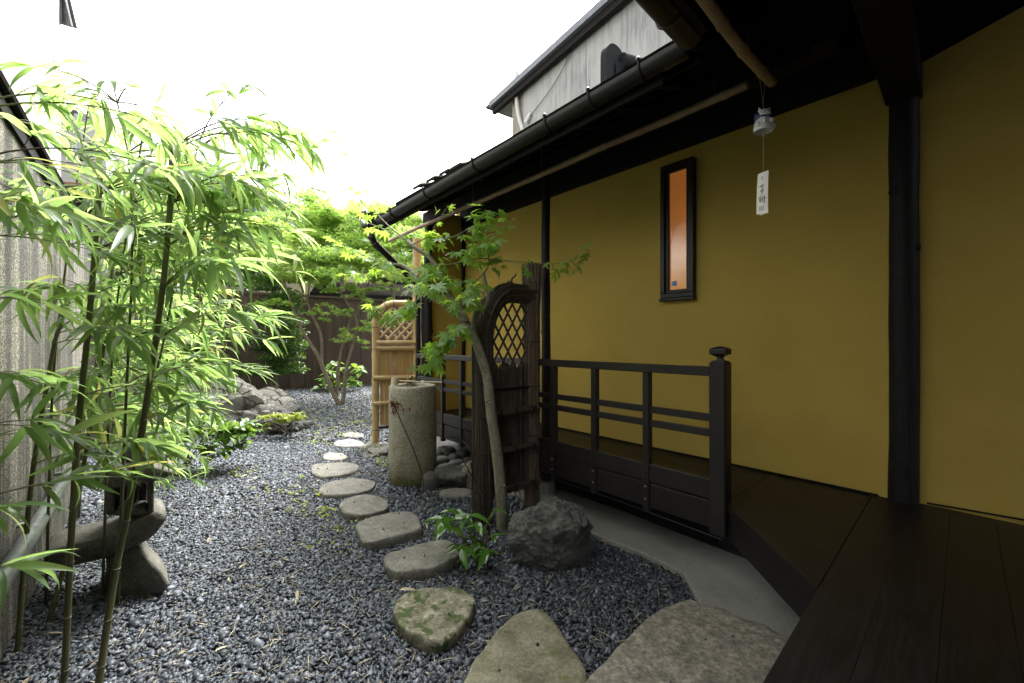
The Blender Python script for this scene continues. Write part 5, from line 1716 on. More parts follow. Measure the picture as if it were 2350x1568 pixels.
# lattice of flat canes
def in2(x, z):
    if x < .055 or x > BW - .055 or z < 1.13 or z > hz + RZ - .05: return False
    if x < RA and z > hz: return ((x - RA) / (RA - .05)) ** 2 + ((z - hz) / (RZ - .05)) ** 2 < 1
    return True
for sg in (1, -1):
    for c_ in np.arange(-1.2, 1.6, .150):
        seg = [(x, z) for x in np.linspace(.05, BW - .05, 90) for z in [1.13 + sg * 1.62 * (x - .24) + c_] if in2(x, z)]
        if len(seg) > 5:
            m = MB(); m.beam(BP(*seg[0], .006 * sg), BP(*seg[-1], .006 * sg), .007, .017, bo.cross(V(BP(*seg[-1]) - BP(*seg[0])).normalized())); m.build('lattice_strip', M['brush'], bf)

# ================================================================== BAMBOO
BL = [tmpl_mesh('bamboo_leaf', blade_tmpl(1.0, wd, cu, fo_, 7, twist=tw), M['bleaf']) for wd, cu, fo_, tw in
      ((.125, .5, .18, .3), (.11, 1.1, .15, -.4), (.135, .8, .22, .1), (.10, 1.5, .16, .5), (.12, .35, .20, -.2), (.14, 1.2, .12, -.7))]
BTM = blade_tmpl(1.0, .13, .8, .18, 6, twist=.3)
def bamboo(label, path, r, zones, seed, nleaf, leafL=(.085, .205), top_r=.8, spacing=.185, group='bamboo canes along the aggregate wall'):
    rnd = random.Random(seed)
    pts = lerp_path(path, 8)
    L = [0.0]
    for a, b in zip(pts, pts[1:]): L.append(L[-1] + (b - a).length)
    tot = L[-1]
    def at(s):
        s = min(max(s, 0), tot)
        for i in range(len(L) - 1):
            if s <= L[i + 1]:
                return pts[i].lerp(pts[i + 1], (s - L[i]) / max(1e-6, L[i + 1] - L[i]))
        return pts[-1]
    base = pts[0]
    root = thing('bamboo', label, 'bamboo', base, group)
    cp_, cr_, nodes_ = [], [], []
    s = 0.0
    nxt = spacing * .6
    cp_.append(at(0)); cr_.append(r)
    ringm = MB()
    while nxt < tot:
        rr = r * (1 + (top_r - 1) * nxt / tot)
        for dx, k in ((-.012, 1.0), (-.004, 1.0), (0, 1.14), (.005, 1.10), (.012, .97)):
            cp_.append(at(nxt + dx)); cr_.append(rr * k)
        p_ = at(nxt); t_ = (at(nxt + .01) - at(nxt - .01)).normalized()
        e1 = t_.cross(V((0, 1, 0))).normalized(); e2_ = t_.cross(e1)
        ringm.tube([p_ + (e1 * math.cos(a) + e2_ * math.sin(a)) * rr * 1.12 for a in [2 * math.pi * j / 10 for j in range(11)]], r * .13, 5, False)
        nodes_.append((nxt, p_, rr))
        nxt += spacing * rnd.uniform(.85, 1.2)
    cp_.append(at(tot)); cr_.append(r * top_r)
    m = MB(); m.tube(cp_, cr_, 10); culm = m.build('culm', M['culm'], root, smooth=50)
    ringm.build('node_ring', M['node'], culm, smooth=True)
    jobs = []
    for z0, z1, az, spread, nb_, blen, rise in zones:
        for s_, p_, rr in nodes_:
            f_ = s_ / tot
            if z0 <= f_ <= z1:
                for _ in range(nb_ if rnd.random() < .8 else max(1, nb_ - 1)):
                    jobs.append((p_, rr, az + rnd.gauss(0, spread), blen * rnd.uniform(.6, 1.15), rise * rnd.uniform(.6, 1.3)))
    if not jobs: return root
    per = max(3, nleaf // len(jobs))
    count = 0
    spare = []
    for p_, rr, az, bl, rise in jobs:
        h = V((math.sin(az), math.cos(az), 0))
        n = 7
        bp = [p_ + h * rr * .6]
        el = rise
        bend = rnd.gauss(0, .16)
        for i in range(n):
            az2 = az + bend * i / n
            d = V((math.sin(az2) * math.cos(el), math.cos(az2) * math.cos(el), math.sin(el)))
            bp.append(bp[-1] + d * bl / n)
            el -= (rise + .35) / n * rnd.uniform(.7, 1.4)
        m = MB(); m.tube(bp, [.0034 * (1 - .65 * i / n) for i in range(n + 1)], 5)
        twigs = []
        ntw = max(2, per // 4)
        for k in range(ntw):
            t = .30 + .70 * (k + rnd.random() * .5) / ntw if k < ntw - 1 else 1.0
            i = min(int(t * n), n - 1)
            q = bp[i].lerp(bp[i + 1], t * n - i)
            dd = (bp[i + 1] - bp[i]).normalized()
            sgn = -1 if k % 2 else 1
            side = dd.cross(Z3).normalized() * sgn
            td = (dd + side * rnd.uniform(.3, .9) + Z3 * rnd.uniform(-.15, .3)).normalized() if t < 1 else dd
            tl = rnd.uniform(.03, .11) if t < 1 else .02
            e = q + td * tl
            m.tube([q, q.lerp(e, .5) + Z3 * .004, e], [.0016, .0014, .001], 4)
            twigs.append((e, td))
        m.build('branch', M['gtwig'] if rnd.random() < .6 else M['twig'], root, smooth=True)
        for e, td in twigs:
            nl = rnd.choice((3, 4, 4, 5, 5))
            az_t = math.atan2(td.x, td.y)
            for j in range(nl):
                extra = count >= 298
                sp = (j - (nl - 1) / 2) * rnd.uniform(.28, .5)
                a = az_t + sp + rnd.gauss(0, .22)
                el = rnd.gauss(-.20, .46) - abs(sp) * .1
                d = V((math.sin(a) * math.cos(el), math.cos(a) * math.cos(el), math.sin(el)))
                lp_, up_, ls_, rl_ = e - td * rnd.uniform(0, .02), (rnd.gauss(0, .3), rnd.gauss(0, .3), 1), rnd.uniform(*leafL), rnd.gauss(0, .45)
                if extra:
                    spare.append((lp_, d, up_, ls_, rl_))
                else:
                    put_leaf('leaf', rnd.choice(BL), root, lp_, d, up_, ls_, rl_)
                count += 1
    if spare:                       # past three hundred: the rest of the leaves as one part
        Mx, T = [], []
        for lp_, d, up_, ls_, rl_ in spare:
            dd = V(d).normalized(); yy = V(up_).cross(dd).normalized(); zz = dd.cross(yy)
            Mx.append(np.array(Matrix((dd, yy, zz)).transposed() @ Matrix.Rotation(rl_, 3, 'X')) * ls_)
            T.append(np.array(lp_ - ORG[root.name]))
        o = link('foliage', scatter_mesh('foliage', *BTM, np.array(Mx), np.array(T), M['bleaf2'], rng.uniform(size=len(T)), True), root)
        o['kind'] = 'stuff'
    return root
def cpath(lst, Y0, Y1, foot=None):
    n = len(lst)
    out = [P(a, b, Y0 + (Y1 - Y0) * i / (n - 1)) for i, (a, b) in enumerate(lst)]
    if foot is not None: out = [V(foot)] + out
    return out
RT, LF = R(80), R(-80)     # azimuths: towards +X / -X (0 = away from the viewer)
Yb = 1.60
bamboo('tall olive bamboo cane in front of the lantern reaching highest to the right', cpath([(228, 1560), (262, 1330), (292, 1180), (335, 930), (370, 690), (390, 480), (395, 333)], Yb, Yb + .12, (G(221, 1600).x, 1.59, 0)), .0120,
       [(.52, .62, R(60), .7, 1, .34, .5), (.62, .82, R(78), .45, 2, .46, .6), (.82, 1.01, R(78), .6, 4, .50, .75)], 3, 440)
bamboo('straight dark bamboo cane with a cut top beside the wall', cpath([(148, 1550), (160, 1300), (178, 1000), (200, 780), (216, 600), (231, 392)], 1.58, 1.62, (G(144, 1600).x, 1.575, 0)), .0110,
       [(.44, .52, R(20), 1.3, 1, .34, .3), (.52, .8, R(-20), 1.1, 2, .42, .45), (.8, 1.01, R(30), 1.2, 4, .44, .8)], 5, 420)
bamboo('whippy young bamboo shoot topping the others against the sky', cpath([(290, 900), (300, 700), (303, 500), (292, 340), (262, 205)], 1.85, 1.72, G(270, 1390)), .008,
       [(.5, .75, R(60), 1.0, 2, .36, .5), (.75, .9, R(30), 1.3, 3, .30, .6), (.9, 1.01, R(0), 1.8, 6, .22, .5)], 41, 300, (.09, .17), .3)
bamboo('bamboo cane with a plume of leaves arching over the path', cpath([(330, 1000), (372, 800), (410, 600), (440, 420), (452, 340)], 2.1, 1.95, G(300, 1290)), .008,
       [(.45, .75, R(85), .5, 2, .48, .5), (.75, 1.01, R(82), .5, 4, .52, .7)], 43, 380, (.10, .18), .4)
bamboo('thin bamboo cane standing against the wall near the steel pipe', cpath([(66, 1163), (88, 999), (110, 871), (131, 762), (159, 684)], 1.82, 1.95, G(40, 1497)), .0100,
       [(.52, .7, R(60), .9, 1, .34, .3), (.7, 1.01, R(50), 1.0, 2, .40, .4)], 7, 150)
bamboo('leaning bamboo cane rising between the two larger ones', cpath([(147, 1302), (175, 1163), (205, 997), (224, 898), (240, 783), (251, 695), (262, 586), (279, 487)], 2.03, 2.2, G(109, 1433)), .0095,
       [(.48, .6, R(60), .8, 2, .40, .3), (.6, 1.01, R(60), 1.0, 2, .44, .4)], 9, 250)
bamboo('slender bamboo shoot behind the steel pipe', cpath([(185, 1120), (205, 960), (225, 800), (240, 640)], 2.45, 2.6, G(150, 1290)), .009,
       [(.42, 1.01, R(50), .9, 2, .40, .3)], 11, 240)
bamboo('fine leaved bamboo shoot rising beside the wall coping', cpath([(120, 900), (140, 700), (165, 500), (190, 330), (205, 230)], 1.95, 1.9, G(105, 1390)), .007,
       [(.5, .75, R(40), 1.2, 2, .32, .5), (.75, 1.01, R(40), 1.4, 4, .30, .6)], 51, 380, (.08, .16), .35)
bamboo('fine leaved bamboo shoot between the two cut canes', cpath([(250, 950), (268, 700), (300, 480), (330, 300)], 1.98, 1.9, G(235, 1370)), .007,
       [(.45, .75, R(70), .9, 2, .34, .5), (.75, 1.01, R(60), 1.1, 4, .36, .6)], 53, 400, (.08, .16), .35)
# second clump further along the wall
bamboo('pale bamboo cane of the second clump beyond the lantern', cpath([(262, 940), (275, 760), (300, 600), (330, 470)], 3.1, 3.25, G(250, 1170)), .012,
       [(.28, .7, R(80), .8, 3, .40, .2), (.7, 1.01, R(70), .9, 3, .44, .4)], 13, 290, (.12, .20))
bamboo('arching bamboo cane of the second clump with long drooping sprays', cpath([(320, 900), (345, 760), (390, 620), (440, 520)], 3.3, 3.2, G(300, 1140)), .011,
       [(.25, 1.01, R(80), .8, 3, .42, .2)], 15, 300, (.12, .20))
bamboo('low bushy bamboo cane spreading over the gravel behind the lantern', cpath([(300, 1000), (310, 900), (330, 800)], 2.9, 2.9, G(290, 1160)), .008,
       [(.15, 1.01, R(70), .9, 4, .36, .25)], 17, 280, (.12, .20))
bamboo('dense bamboo cane half hidden between wall and second clump', cpath([(190, 1000), (200, 820), (215, 640), (240, 520)], 2.9, 3.1, G(180, 1190)), .011,
       [(.25, 1.01, R(70), .9, 3, .45, .25)], 19, 260, (.12, .20))
bamboo('bamboo cane leaning towards the cracked rock', cpath([(400, 880), (425, 780), (455, 690)], 3.9, 3.9, G(385, 1070)), .008,
       [(.2, 1.01, R(60), 1.2, 3, .34, .2)], 25, 240, (.12, .20))
# canes rooted left of the picture whose sprays lean in over the wall
bamboo('bamboo cane whose sprays hang in front of the streaked wall', [V((-1.60, 1.16, 0)), V((-1.61, 1.17, .8)), V((-1.62, 1.18, 1.4)), V((-1.63, 1.20, 1.8)), V((-1.63, 1.22, 2.15))], .010,
       [(.40, .7, R(40), .6, 1, .40, .3), (.7, 1.01, R(45), .7, 4, .50, .55)], 21, 290)
bamboo('young bamboo cane with broad grey green leaves close to the viewer', [V((-1.42, 1.02, 0)), V((-1.43, 1.03, .5)), V((-1.44, 1.05, .95)), V((-1.42, 1.08, 1.28))], .008,
       [(.55, 1.01, R(40), .5, 1, .14, .2)], 23, 18, (.12, .17))

# ================================================================== MAPLE BY THE BRUSHWOOD FENCE
def z6(x, y): return (795.6 + .2732 * x, 428.4 + .2732 * y)
mp = thing('maple_tree', 'young maple with a bent smooth trunk before the brushwood fence', 'tree', G(1152, 1218))
YM = 2.98
def mpath(lst, y0, y1, conv=True):
    n = len(lst)
    return [P(*(z6(a, b) if conv else (a, b)), y0 + (y1 - y0) * i / max(1, n - 1)) for i, (a, b) in enumerate(lst)]
def limb(name, pts, r0, r1, mat, parent, sub=6, n=10):
    q = lerp_path(pts, sub)
    k = len(q)
    rad = [(r0 + (r1 - r0) * (i / (k - 1)) ** .8) * (1 + .10 * noise.noise(q[i] * 14)) for i in range(k)]
    m = MB(); m.tube(q, rad, n)
    return m.build(name, mat, parent, smooth=True), q
trk, _ = limb('trunk', [G(1153, 1222, -.02), P(1151, 1150, YM), P(1142, 1050, YM), P(1126, 940, YM), P(1118, 865, YM), P(1096, 795, YM), P(1083, 760, YM)], .043, .031, M['bark'], mp, 6, 12)
m = MB()
for a, b, r_ in ((1125, 925, .018), (1117, 920, .016), (1140, 1068, .014), (1134, 985, .012), (1157, 1115, .014)):
    m.ball(P(a, b, YM - .026), (r_, .014, r_ * .8), 9, 6)
m.build('knot', M['bark'], trk, smooth=True)
limb('branch', mpath([(1065, 1250), (985, 1130), (850, 1010), (745, 940), (650, 855), (590, 760), (520, 690), (430, 650)], YM, YM + .25), .032, .013, M['bark'], mp)
limb('branch', mpath([(1010, 1130), (945, 1010), (870, 920), (812, 790), (750, 670), (690, 590), (600, 530), (545, 490), (505, 455)], YM, YM + .1), .021, .014, M['bark'], mp)
limb('branch', mpath([(1058, 1250), (1062, 1150), (1085, 1060), (1120, 1040), (1165, 1015), (1188, 940), (1172, 850), (1155, 770), (1148, 725)], YM, YM - .08), .019, .012, M['bark'], mp)
limb('branch', mpath([(1095, 1040), (1125, 975), (1150, 900), (1158, 860)], YM, YM + .06), .009, .004, M['bark'], mp)
ML = [tmpl_mesh('maple_leaf', star_tmpl(LOBES7, nr, dr), M['mleaf']) for nr, dr in ((.30, .10), (.26, .28), (.33, .5), (.28, -.05))]
twigs = [   # path in the survey print, start and end depth, leaf count, scale
    ([(505, 455), (330, 310), (200, 160), (100, 20), (-40, -330), (-130, -480)], 0.1, -.05, 26, .050),
    ([(545, 490), (620, 455), (690, 430), (850, 435), (1000, 370), (1100, 300), (1180, 235), (1200, 205)], .05, -.15, 34, .072),
    ([(740, 665), (900, 650), (1100, 605), (1300, 620), (1560, 640), (1750, 650), (1900, 620), (2010, 490)], .0, -.25, 30, .062),
    ([(1150, 735), (1192, 660), (1188, 540), (1180, 400), (1172, 280)], -.05, -.12, 34, .066),
    ([(1150, 735), (1060, 820), (960, 930), (900, 1020)], -.05, -.3, 18, .072),
    ([(600, 780), (500, 700), (390, 655), (260, 690), (100, 720), (-60, 740)], .2, .35, 30, .070),
    ([(430, 650), (250, 620), (100, 560), (0, 500), (-120, 430)], .25, .3, 20, .066),
    ([(975, 1200), (900, 1240), (820, 1280), (760, 1320), (735, 1400), (735, 1500)], .0, -.1, 46, .070),
    ([(650, 855), (580, 960), (480, 1040), (330, 1050), (240, 1010)], .15, .05, 40, .070),
    ([(870, 920), (760, 880), (690, 830), (640, 800)], .05, -.25, 24, .072),
    ([(945, 1010), (1040, 985), (1130, 950)], .0, -.22, 12, .070),
    ([(1172, 850), (1050, 800), (930, 790), (860, 770)], -.06, .02, 24, .062),
    ([(505, 455), (270, 340), (120, 290), (0, 245)], .1, .2, 12, .060),
    ([(750, 670), (860, 600), (990, 540), (1090, 500), (1150, 470)], .0, -.2, 30, .070),
    ([(690, 580), (700, 500), (720, 380), (800, 240), (840, 175)], .05, -.02, 14, .050),
    ([(985, 1130), (930, 1180), (880, 1190)], .0, -.25, 12, .074),
    ([(1180, 400), (1270, 370), (1350, 320)], -.1, -.15, 8, .040),
    ([(590, 760), (640, 700), (700, 640), (720, 700)], .15, -.1, 22, .070),
]
rnd = random.Random(4)
for lst, a, b, nl, sc_ in twigs:
    pts = mpath(lst, YM + a, YM + b)
    lb_, q = limb('twig', pts, .0055 if nl > 20 else .004, .0015, M['gtwig'], mp, 5, 6)
    for i in range(int(nl * 1.15)):
        t = rnd.uniform(.18, 1.0)
        f_ = t * (len(q) - 1); k2 = min(int(f_), len(q) - 2)
        pos = q[k2].lerp(q[k2 + 1], f_ - k2)
        dd = (q[k2 + 1] - q[k2]).normalized()
        sd_ = dd.cross(Z3).normalized() * rnd.choice((-1, 1))
        Vf = rnd.uniform(.015, .075)
        d = (dd * rnd.uniform(.1, .9) + sd_ * rnd.uniform(.3, 1) + Z3 * rnd.gauss(-.25, .3)).normalized()
        stalk = (d * Vf + V((rnd.gauss(0, .03), rnd.gauss(0, .03), rnd.gauss(-.01, .02))))
        put_leaf('leaf', rnd.choice(ML), mp, pos + stalk, d + Z3 * -.25, (rnd.gauss(0, .4), -.35 + rnd.gauss(0, .45), 1), sc_ * rnd.uniform(.75, 1.2), rnd.gauss(0, .3))
# ================================================================== GLOSSY PLANT AND CLIMBERS AT THE FENCE FOOT
ab = G(1098, 1288)
au = thing('aucuba', 'small glossy leafed shrub at the foot of the maple trunk', 'shrub', ab)
AUL = [tmpl_mesh('aucuba_leaf', blade_tmpl(1, wd, cu, .14, 6), M['gloss']) for wd, cu in ((.34, .7), (.30, 1.1), (.38, .4))]
YA = ab.y
tips = [((1015, 1188), -.08, 7, .12), ((1045, 1168), .05, 6, .10), ((1078, 1182), .0, 7, .12), ((1095, 1200), -.05, 6, .10), ((1135, 1168), .06, 3, .08), ((1060, 1252), -.12, 6, .115), ((1115, 1262), -.14, 7, .115), ((1095, 1238), -.05, 5, .10), ((1025, 1205), -.1, 4, .13), ((1140, 1225), .02, 4, .09)]
rnd = random.Random(14)
for (a, b), dy, nl, sz in tips:
    tip = P(a, b, YA + dy)
    r0 = ab + V((rnd.uniform(-.03, .03), rnd.uniform(-.03, .03), 0))
    m = MB(); m.tube(lerp_path([r0, r0.lerp(tip, .5) + Z3 * .05, tip], 4), [.005] * 4 + [.004] * 5, 6); m.build('stem', M['gtwig'], au, smooth=True)
    for j in range(nl):
        az = 2 * math.pi * j / nl + rnd.uniform(-.4, .4)
        el = rnd.uniform(-.75, .25)
        put_leaf('leaf', rnd.choice(AUL), au, tip - Z3 * rnd.uniform(0, .02), (math.sin(az) * math.cos(el), math.cos(az) * math.cos(el), math.sin(el)), (0, -.2, 1), sz * rnd.uniform(.75, 1.25), rnd.gauss(0, .25))
cl = thing('climber', 'bare dark climbing stems winding up the brushwood bundle', 'climber', ab)
for lst in ([(1105, 1290), (1108, 1220), (1100, 1150), (1088, 1100), (1080, 1060)], [(1112, 1290), (1116, 1215), (1110, 1150), (1093, 1110), (1078, 1085), (1062, 1055), (1050, 1042)], [(1120, 1288), (1122, 1230), (1104, 1170), (1085, 1120), (1082, 1040), (1060, 1012), (1030, 1000)], [(1100, 1285), (1097, 1210), (1106, 1160)], [(1125, 1285), (1126, 1235), (1116, 1190)]):
    m = MB(); m.tube(lerp_path([P(a, b, 2.72 + .05 * (i % 2) + .04 * i) for i, (a, b) in enumerate(lst)], 4), .0042, 6); m.build('stem', M['cord'], cl, smooth=True)

# ================================================================== BACK GARDEN PLANTS
def z5(x, y): return (367.2 + .3122 * x, 550.8 + .3122 * y)
def Pc(px, py, Y, rx, ry, rz, n):        # a clump: print position, depth, radii in print px (rx, rz) and metres of depth
    k2 = Y / FP
    return (tuple(P(px, py, Y)), (rx * k2, ry, rz * k2), n)
# clipped evergreen with cloud tiers
tpx = G(629, 912)
tp_ = thing('topiary_tree', 'clipped evergreen with tiered leaf pads in front of the brown fence', 'tree', tpx)
Yt = tpx.y
limb('trunk', [G(630, 916), P(628, 880, Yt), P(622, 820, Yt + .05), P(634, 750, Yt), P(628, 690, Yt), P(625, 620, Yt)], .11, .03, M['bark2'], tp_)
tiers = [(622, 850, 66, .55, 15, 520), (585, 852, 30, .4, 10, 160), (665, 850, 28, .4, 11, 160), (640, 818, 48, .5, 14, 360), (650, 790, 44, .5, 18, 360), (600, 782, 42, .45, 15, 320), (660, 765, 32, .4, 15, 220), (640, 740, 50, .5, 17, 380), (600, 728, 40, .4, 9, 250), (655, 715, 34, .4, 12, 220), (590, 712, 36, .4, 8, 180),
         (640, 696, 52, .45, 10, 300), (655, 680, 36, .4, 12, 220), (610, 660, 46, .4, 12, 260), (625, 640, 50, .4, 14, 240), (655, 800, 36, .4, 16, 220), (605, 800, 30, .3, 8, 120), (645, 835, 40, .4, 8, 180)]
cloud('crown', tp_, [Pc(a + 4, b, Yt - .1, rx * 1.12, ry * 1.1, rz * 1.1, int(n * 1.1)) for a, b, rx, ry, rz, n in tiers], OVAL, (.06, .115), M['evergreen'], .75, .4)
# multi-stemmed pale maple
mb = G(783, 932)
mt = thing('maple_tree', 'pale yellow green maple with four slim stems on the gravel', 'tree', mb)
Y8 = mb.y
def z5path(lst, y0, y1):
    n = len(lst)
    return [P(*z5(a, b), y0 + (y1 - y0) * i / (n - 1)) for i, (a, b) in enumerate(lst)]
for lst, y1, r0, r1 in (([(1335, 1225), (1285, 1150), (1205, 960), (1160, 850), (1060, 690), (1005, 570), (930, 360), (880, 200)], -.3, .085, .02),
                        ([(1190, 900), (1182, 700), (1120, 560), (1075, 430), (1010, 280), (960, 120)], .3, .055, .015),
                        ([(1085, 430), (1100, 300), (1098, 180), (1080, 60)], .2, .03, .01),
                        ([(1300, 1160), (1310, 950), (1350, 750), (1400, 600), (1450, 510), (1530, 330), (1560, 200)], .1, .058, .016),
                        ([(1345, 1200), (1370, 950), (1440, 700), (1440, 580), (1350, 420), (1270, 300), (1240, 220)], -.2, .062, .014),
                        ([(1440, 560), (1500, 420), (1520, 300), (1560, 160)], .3, .03, .01), ([(1050, 680), (1020, 540), (1050, 430), (1030, 300)], .1, .022, .008)):
    limb('stem', z5path(lst, Y8, Y8 + y1), r0 * .68, r1 * .7, M['bark2'], mt, 5, 8)
rnd = random.Random(31)
cl_ = []
for _ in range(60):
    a = rnd.uniform(560, 1000); b = rnd.uniform(440, 640)
    if b < 455 + abs(a - 780) * .25: b += 70
    cl_.append(Pc(a, b, Y8 + rnd.uniform(-1.1, 1.2), rnd.uniform(26, 52), .5, rnd.uniform(9, 20), rnd.randint(90, 170)))
for _ in range(34):
    cl_.append(Pc(rnd.uniform(540, 900), rnd.uniform(480, 640), Y8 + rnd.uniform(1.0, 2.2), rnd.uniform(26, 50), .6, rnd.uniform(14, 26), rnd.randint(90, 150)))
for _ in range(22):
    a = rnd.uniform(640, 960); b = rnd.uniform(425, 520)
    if b < 440 + abs(a - 720) * .18: b += 60
    cl_.append(Pc(a, b, Y8 + rnd.uniform(-.6, 1.2), rnd.uniform(26, 46), .5, rnd.uniform(12, 20), rnd.randint(80, 140)))
for a, b, rx in ((750, 718, 26), (790, 722, 22), (742, 700, 18), (800, 680, 24), (780, 770, 24), (790, 765, 18), (828, 745, 22), (850, 700, 24), (835, 790, 14), (610, 700, 36), (640, 690, 28), (600, 712, 20), (670, 730, 14), (730, 650, 40), (760, 665, 30), (820, 660, 36), (860, 650, 40), (845, 760, 16), (900, 640, 40), (920, 600, 40), (700, 640, 30), (940, 660, 26), (890, 690, 22)):
    for _ in range(4):
        cl_.append(Pc(a + rnd.gauss(0, rx * .55), b + rnd.gauss(0, 6), Y8 - rnd.uniform(-.2, .5), rx * rnd.uniform(.3, .6), .2, rnd.uniform(3, 8), int(rx * .5)))
cloud('crown', mt, cl_, STAR5, (.045, .085), M['mfol'], .8, .6)
# broad leaved hydrangea against the fence
hb = V((-4.95, 11.45, 0))
hy = thing('hydrangea', 'broad leafed green shrub against the fence behind the maple stems', 'shrub', hb)
HL = [tmpl_mesh('hydrangea_leaf', blade_tmpl(1, wd, cu, .12, 5), M['hydra']) for wd, cu in ((.55, .5), (.48, .9), (.6, .3))]
rnd = random.Random(6)
for i in range(17):
    a = rnd.uniform(722, 828); b = rnd.uniform(828, 885)
    tip = P(a, b, hb.y - rnd.uniform(.0, .5))
    r0 = hb + V((rnd.uniform(-.3, .3), rnd.uniform(-.1, .1), 0))
    m = MB(); m.tube([r0, r0.lerp(tip, .6), tip], [.012, .010, .007], 5); m.build('stem', M['gtwig'], hy)
    for j in range(6):
        az = 2 * math.pi * j / 6 + rnd.uniform(-.4, .4); el = rnd.uniform(-.7, .3)
        put_leaf('leaf', rnd.choice(HL), hy, tip - Z3 * (.07 * (j // 3)), (math.sin(az) * math.cos(el), math.cos(az) * math.cos(el), math.sin(el)), (0, -.25, 1), rnd.uniform(.18, .30), rnd.gauss(0, .2))
# low azalea growing by the rock
az0 = G(668, 1003)
azl = thing('azalea', 'low lime green azalea in front of the cracked rock', 'shrub', az0)
for a, b in ((600, 960), (620, 955), (650, 958), (670, 962), (640, 975), (685, 965), (628, 985)):
    limb('stem', [az0 + V((random.uniform(-.03, .03), 0, 0)), az0.lerp(P(a, b, az0.y - .1), .5) + Z3 * .02, P(a, b, az0.y - .12)], .007, .003, M['twig'], azl, 3, 5)
cloud('foliage', azl, [Pc(a, b, az0.y - .12, rx, .12, rz, n) for a, b, rx, rz, n in ((610, 957, 16, 4, 70), (640, 955, 24, 5, 150), (670, 960, 26, 6, 190), (650, 966, 24, 4, 110), (688, 958, 10, 4, 50), (612, 975, 12, 3, 20), (605, 985, 10, 3, 16), (683, 950, 8, 3, 24))], OVAL, (.035, .06), M['lime'], .6, .7)
# low glossy shrub in front of the rock
sb0 = G(424, 1080)
sh = thing('low_shrub', 'low open shrub with round glossy leaves on the gravel', 'shrub', sb0)
for lst in ([(424, 1080), (432, 1040), (450, 1010), (480, 990)], [(424, 1080), (440, 1050), (470, 1005), (520, 985), (560, 975)], [(430, 1078), (415, 1040), (400, 1005)], [(440, 1075), (430, 1035), (425, 1000), (460, 970)], [(470, 1005), (510, 1020), (530, 1050)], [(445, 1075), (425, 1050), (400, 1035)]):
    limb('stem', [P(a, b, sb0.y + .05 * math.sin(a)) for a, b in lst], .012, .003, M['twig'], sh, 4, 6)
cloud('foliage', sh, [Pc(a, b, sb0.y, rx, .2, rz, n) for a, b, rx, rz, n in ((450, 985, 40, 14, 120), (500, 985, 34, 14, 110), (545, 980, 30, 12, 90), (530, 1000, 30, 14, 90), (400, 1005, 26, 14, 60), (480, 1030, 30, 8, 34), (545, 1025, 10, 14, 24), (470, 965, 34, 8, 40), (560, 995, 22, 12, 60), (500, 1045, 10, 12, 16), (395, 1045, 14, 8, 14))], ROUND, (.05, .095), M['midgreen'], .8, .7)
# shrubs and trees at the back
def shrub(label, base, clumps, mat, tm=OVAL, size=(.07, .13), trunk=None, name='shrub', cat='shrub', group=None, tilt=.8, shell=.35):
    o = thing(name, label, cat, base, group)
    for lst, r0, r1 in (trunk or []):
        limb('trunk', lst, r0, r1, M['bark2'], o, 4, 8)
    cloud('crown', o, clumps, tm, size, mat, tilt, shell)
    return o
b_ = G(420, 905)
shrub('dense small leafed evergreen shrub left of the brown fence', b_, [Pc(a, b, 9.4 + dy, rx, .6, rz, n) for a, b, dy, rx, rz, n in ((420, 660, 0, 60, 30, 800), (380, 720, .2, 60, 34, 800), (450, 720, -.3, 50, 30, 700), (470, 770, -.5, 40, 28, 600), (410, 790, -.2, 64, 36, 900), (480, 830, -.6, 40, 22, 400), (430, 850, -.5, 60, 30, 800), (370, 840, .2, 50, 40, 600), (400, 610, .3, 60, 28, 600), (500, 850, -.6, 22, 8, 100), (350, 780, 0, 40, 40, 400))], M['midgreen'], size=(.07, .14),
      trunk=[([b_, b_ + V((.1, 0, 1)), b_ + V((0, 0, 2.4))], .07, .02), ([b_, b_ + V((-.3, 0, 1.2)), b_ + V((-.6, .1, 2.6))], .05, .02)])
b_ = P(330, 784, 11.5); b_.z = 0
shrub('leafy tree with bright new foliage between wall end and tiled house', b_, [Pc(a, b, 11.5 + dy, rx, .9, rz, n) for a, b, dy, rx, rz, n in ((290, 520, 0, 60, 40, 700), (360, 540, .4, 60, 34, 700), (300, 590, -.2, 70, 36, 800), (390, 590, .2, 60, 30, 700), (250, 560, 0, 50, 40, 500), (340, 480, .3, 60, 22, 500), (420, 520, .6, 50, 26, 500), (240, 640, 0, 60, 50, 600), (320, 660, 0, 60, 50, 600), (210, 500, .5, 20, 30, 160), (440, 470, .8, 40, 20, 300))], M['midgreen'], size=(.09, .18), name='tree', cat='tree',
      trunk=[([b_, b_ + V((.1, 0, 2)), b_ + V((0, 0, 4.2))], .10, .03)])
b_ = P(560, 784, 13.4); b_.z = 0
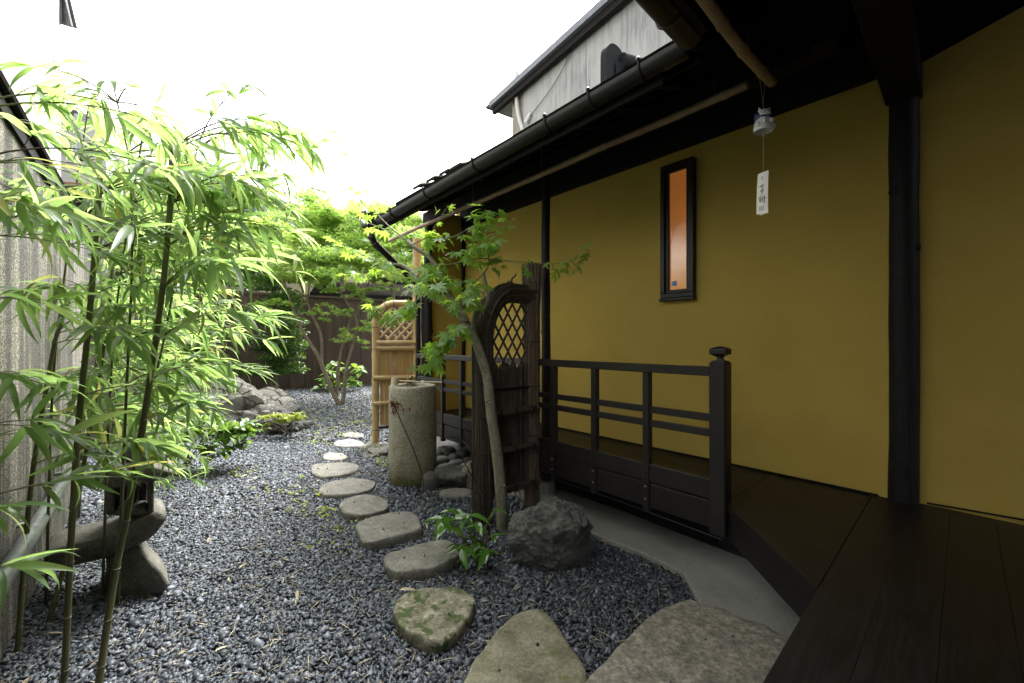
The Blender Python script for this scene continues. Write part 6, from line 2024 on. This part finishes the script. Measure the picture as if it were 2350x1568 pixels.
shrub('dark evergreen tree rising above the fence behind the clipped evergreen', b_, [Pc(a, b, 13.4 + dy, rx, 1.0, rz, n) for a, b, dy, rx, rz, n in ((520, 600, 0, 60, 36, 800), (570, 560, .3, 60, 36, 800), (480, 550, 0, 60, 36, 700), (530, 510, .2, 60, 30, 600), (620, 600, 0, 60, 34, 700), (560, 640, 0, 70, 30, 700), (680, 610, .3, 60, 26, 500), (470, 620, 0, 40, 40, 500), (610, 530, .6, 50, 26, 400), (490, 470, .3, 40, 20, 300))], M['evergreen'], size=(.10, .19), name='tree', cat='tree',
      trunk=[([b_, b_ + V((.1, 0, 2)), b_ + V((0, 0, 4.4))], .14, .04)])
b_ = P(780, 784, 15.5); b_.z = 0
shrub('dark tree beyond the fence between the pale maple crowns', b_, [Pc(a, b, 15.5 + dy, rx, 1.2, rz, n) for a, b, dy, rx, rz, n in ((740, 560, 0, 60, 34, 500), (800, 540, .5, 60, 36, 500), (860, 560, 0, 60, 34, 500), (780, 590, .5, 70, 30, 400), (700, 540, 0, 50, 30, 400), (900, 590, 0, 60, 34, 400), (850, 510, .5, 50, 26, 300))], M['evergreen'], size=(.13, .24), name='tree', cat='tree',
      trunk=[([b_, b_ + V((.1, 0, 3)), b_ + V((0, 0, 5.0))], .16, .05)])
b_ = P(900, 784, 11.0); b_.z = 0
shrub('pale green maple crown leaning out behind the rainwater head', b_, [Pc(a, b, 11.0 + dy, rx, .6, rz, n) for a, b, dy, rx, rz, n in ((850, 520, 0, 46, 14, 300), (900, 540, .2, 46, 16, 300), (940, 560, 0, 44, 18, 300), (870, 570, -.3, 50, 14, 260), (930, 520, .3, 40, 12, 220), (830, 555, 0, 40, 14, 220), (960, 600, 0, 40, 18, 240), (910, 610, -.2, 50, 16, 260), (800, 500, .4, 34, 10, 160), (970, 540, .4, 30, 14, 160))], M['mfol'], STAR5, (.06, .11), name='maple_tree', cat='tree', tilt=.55, shell=.5,
      trunk=[([b_, b_ + V((.05, 0, 2)), b_ + V((-.1, 0, 3.6)), b_ + V((-.4, 0, 4.4))], .09, .02)])
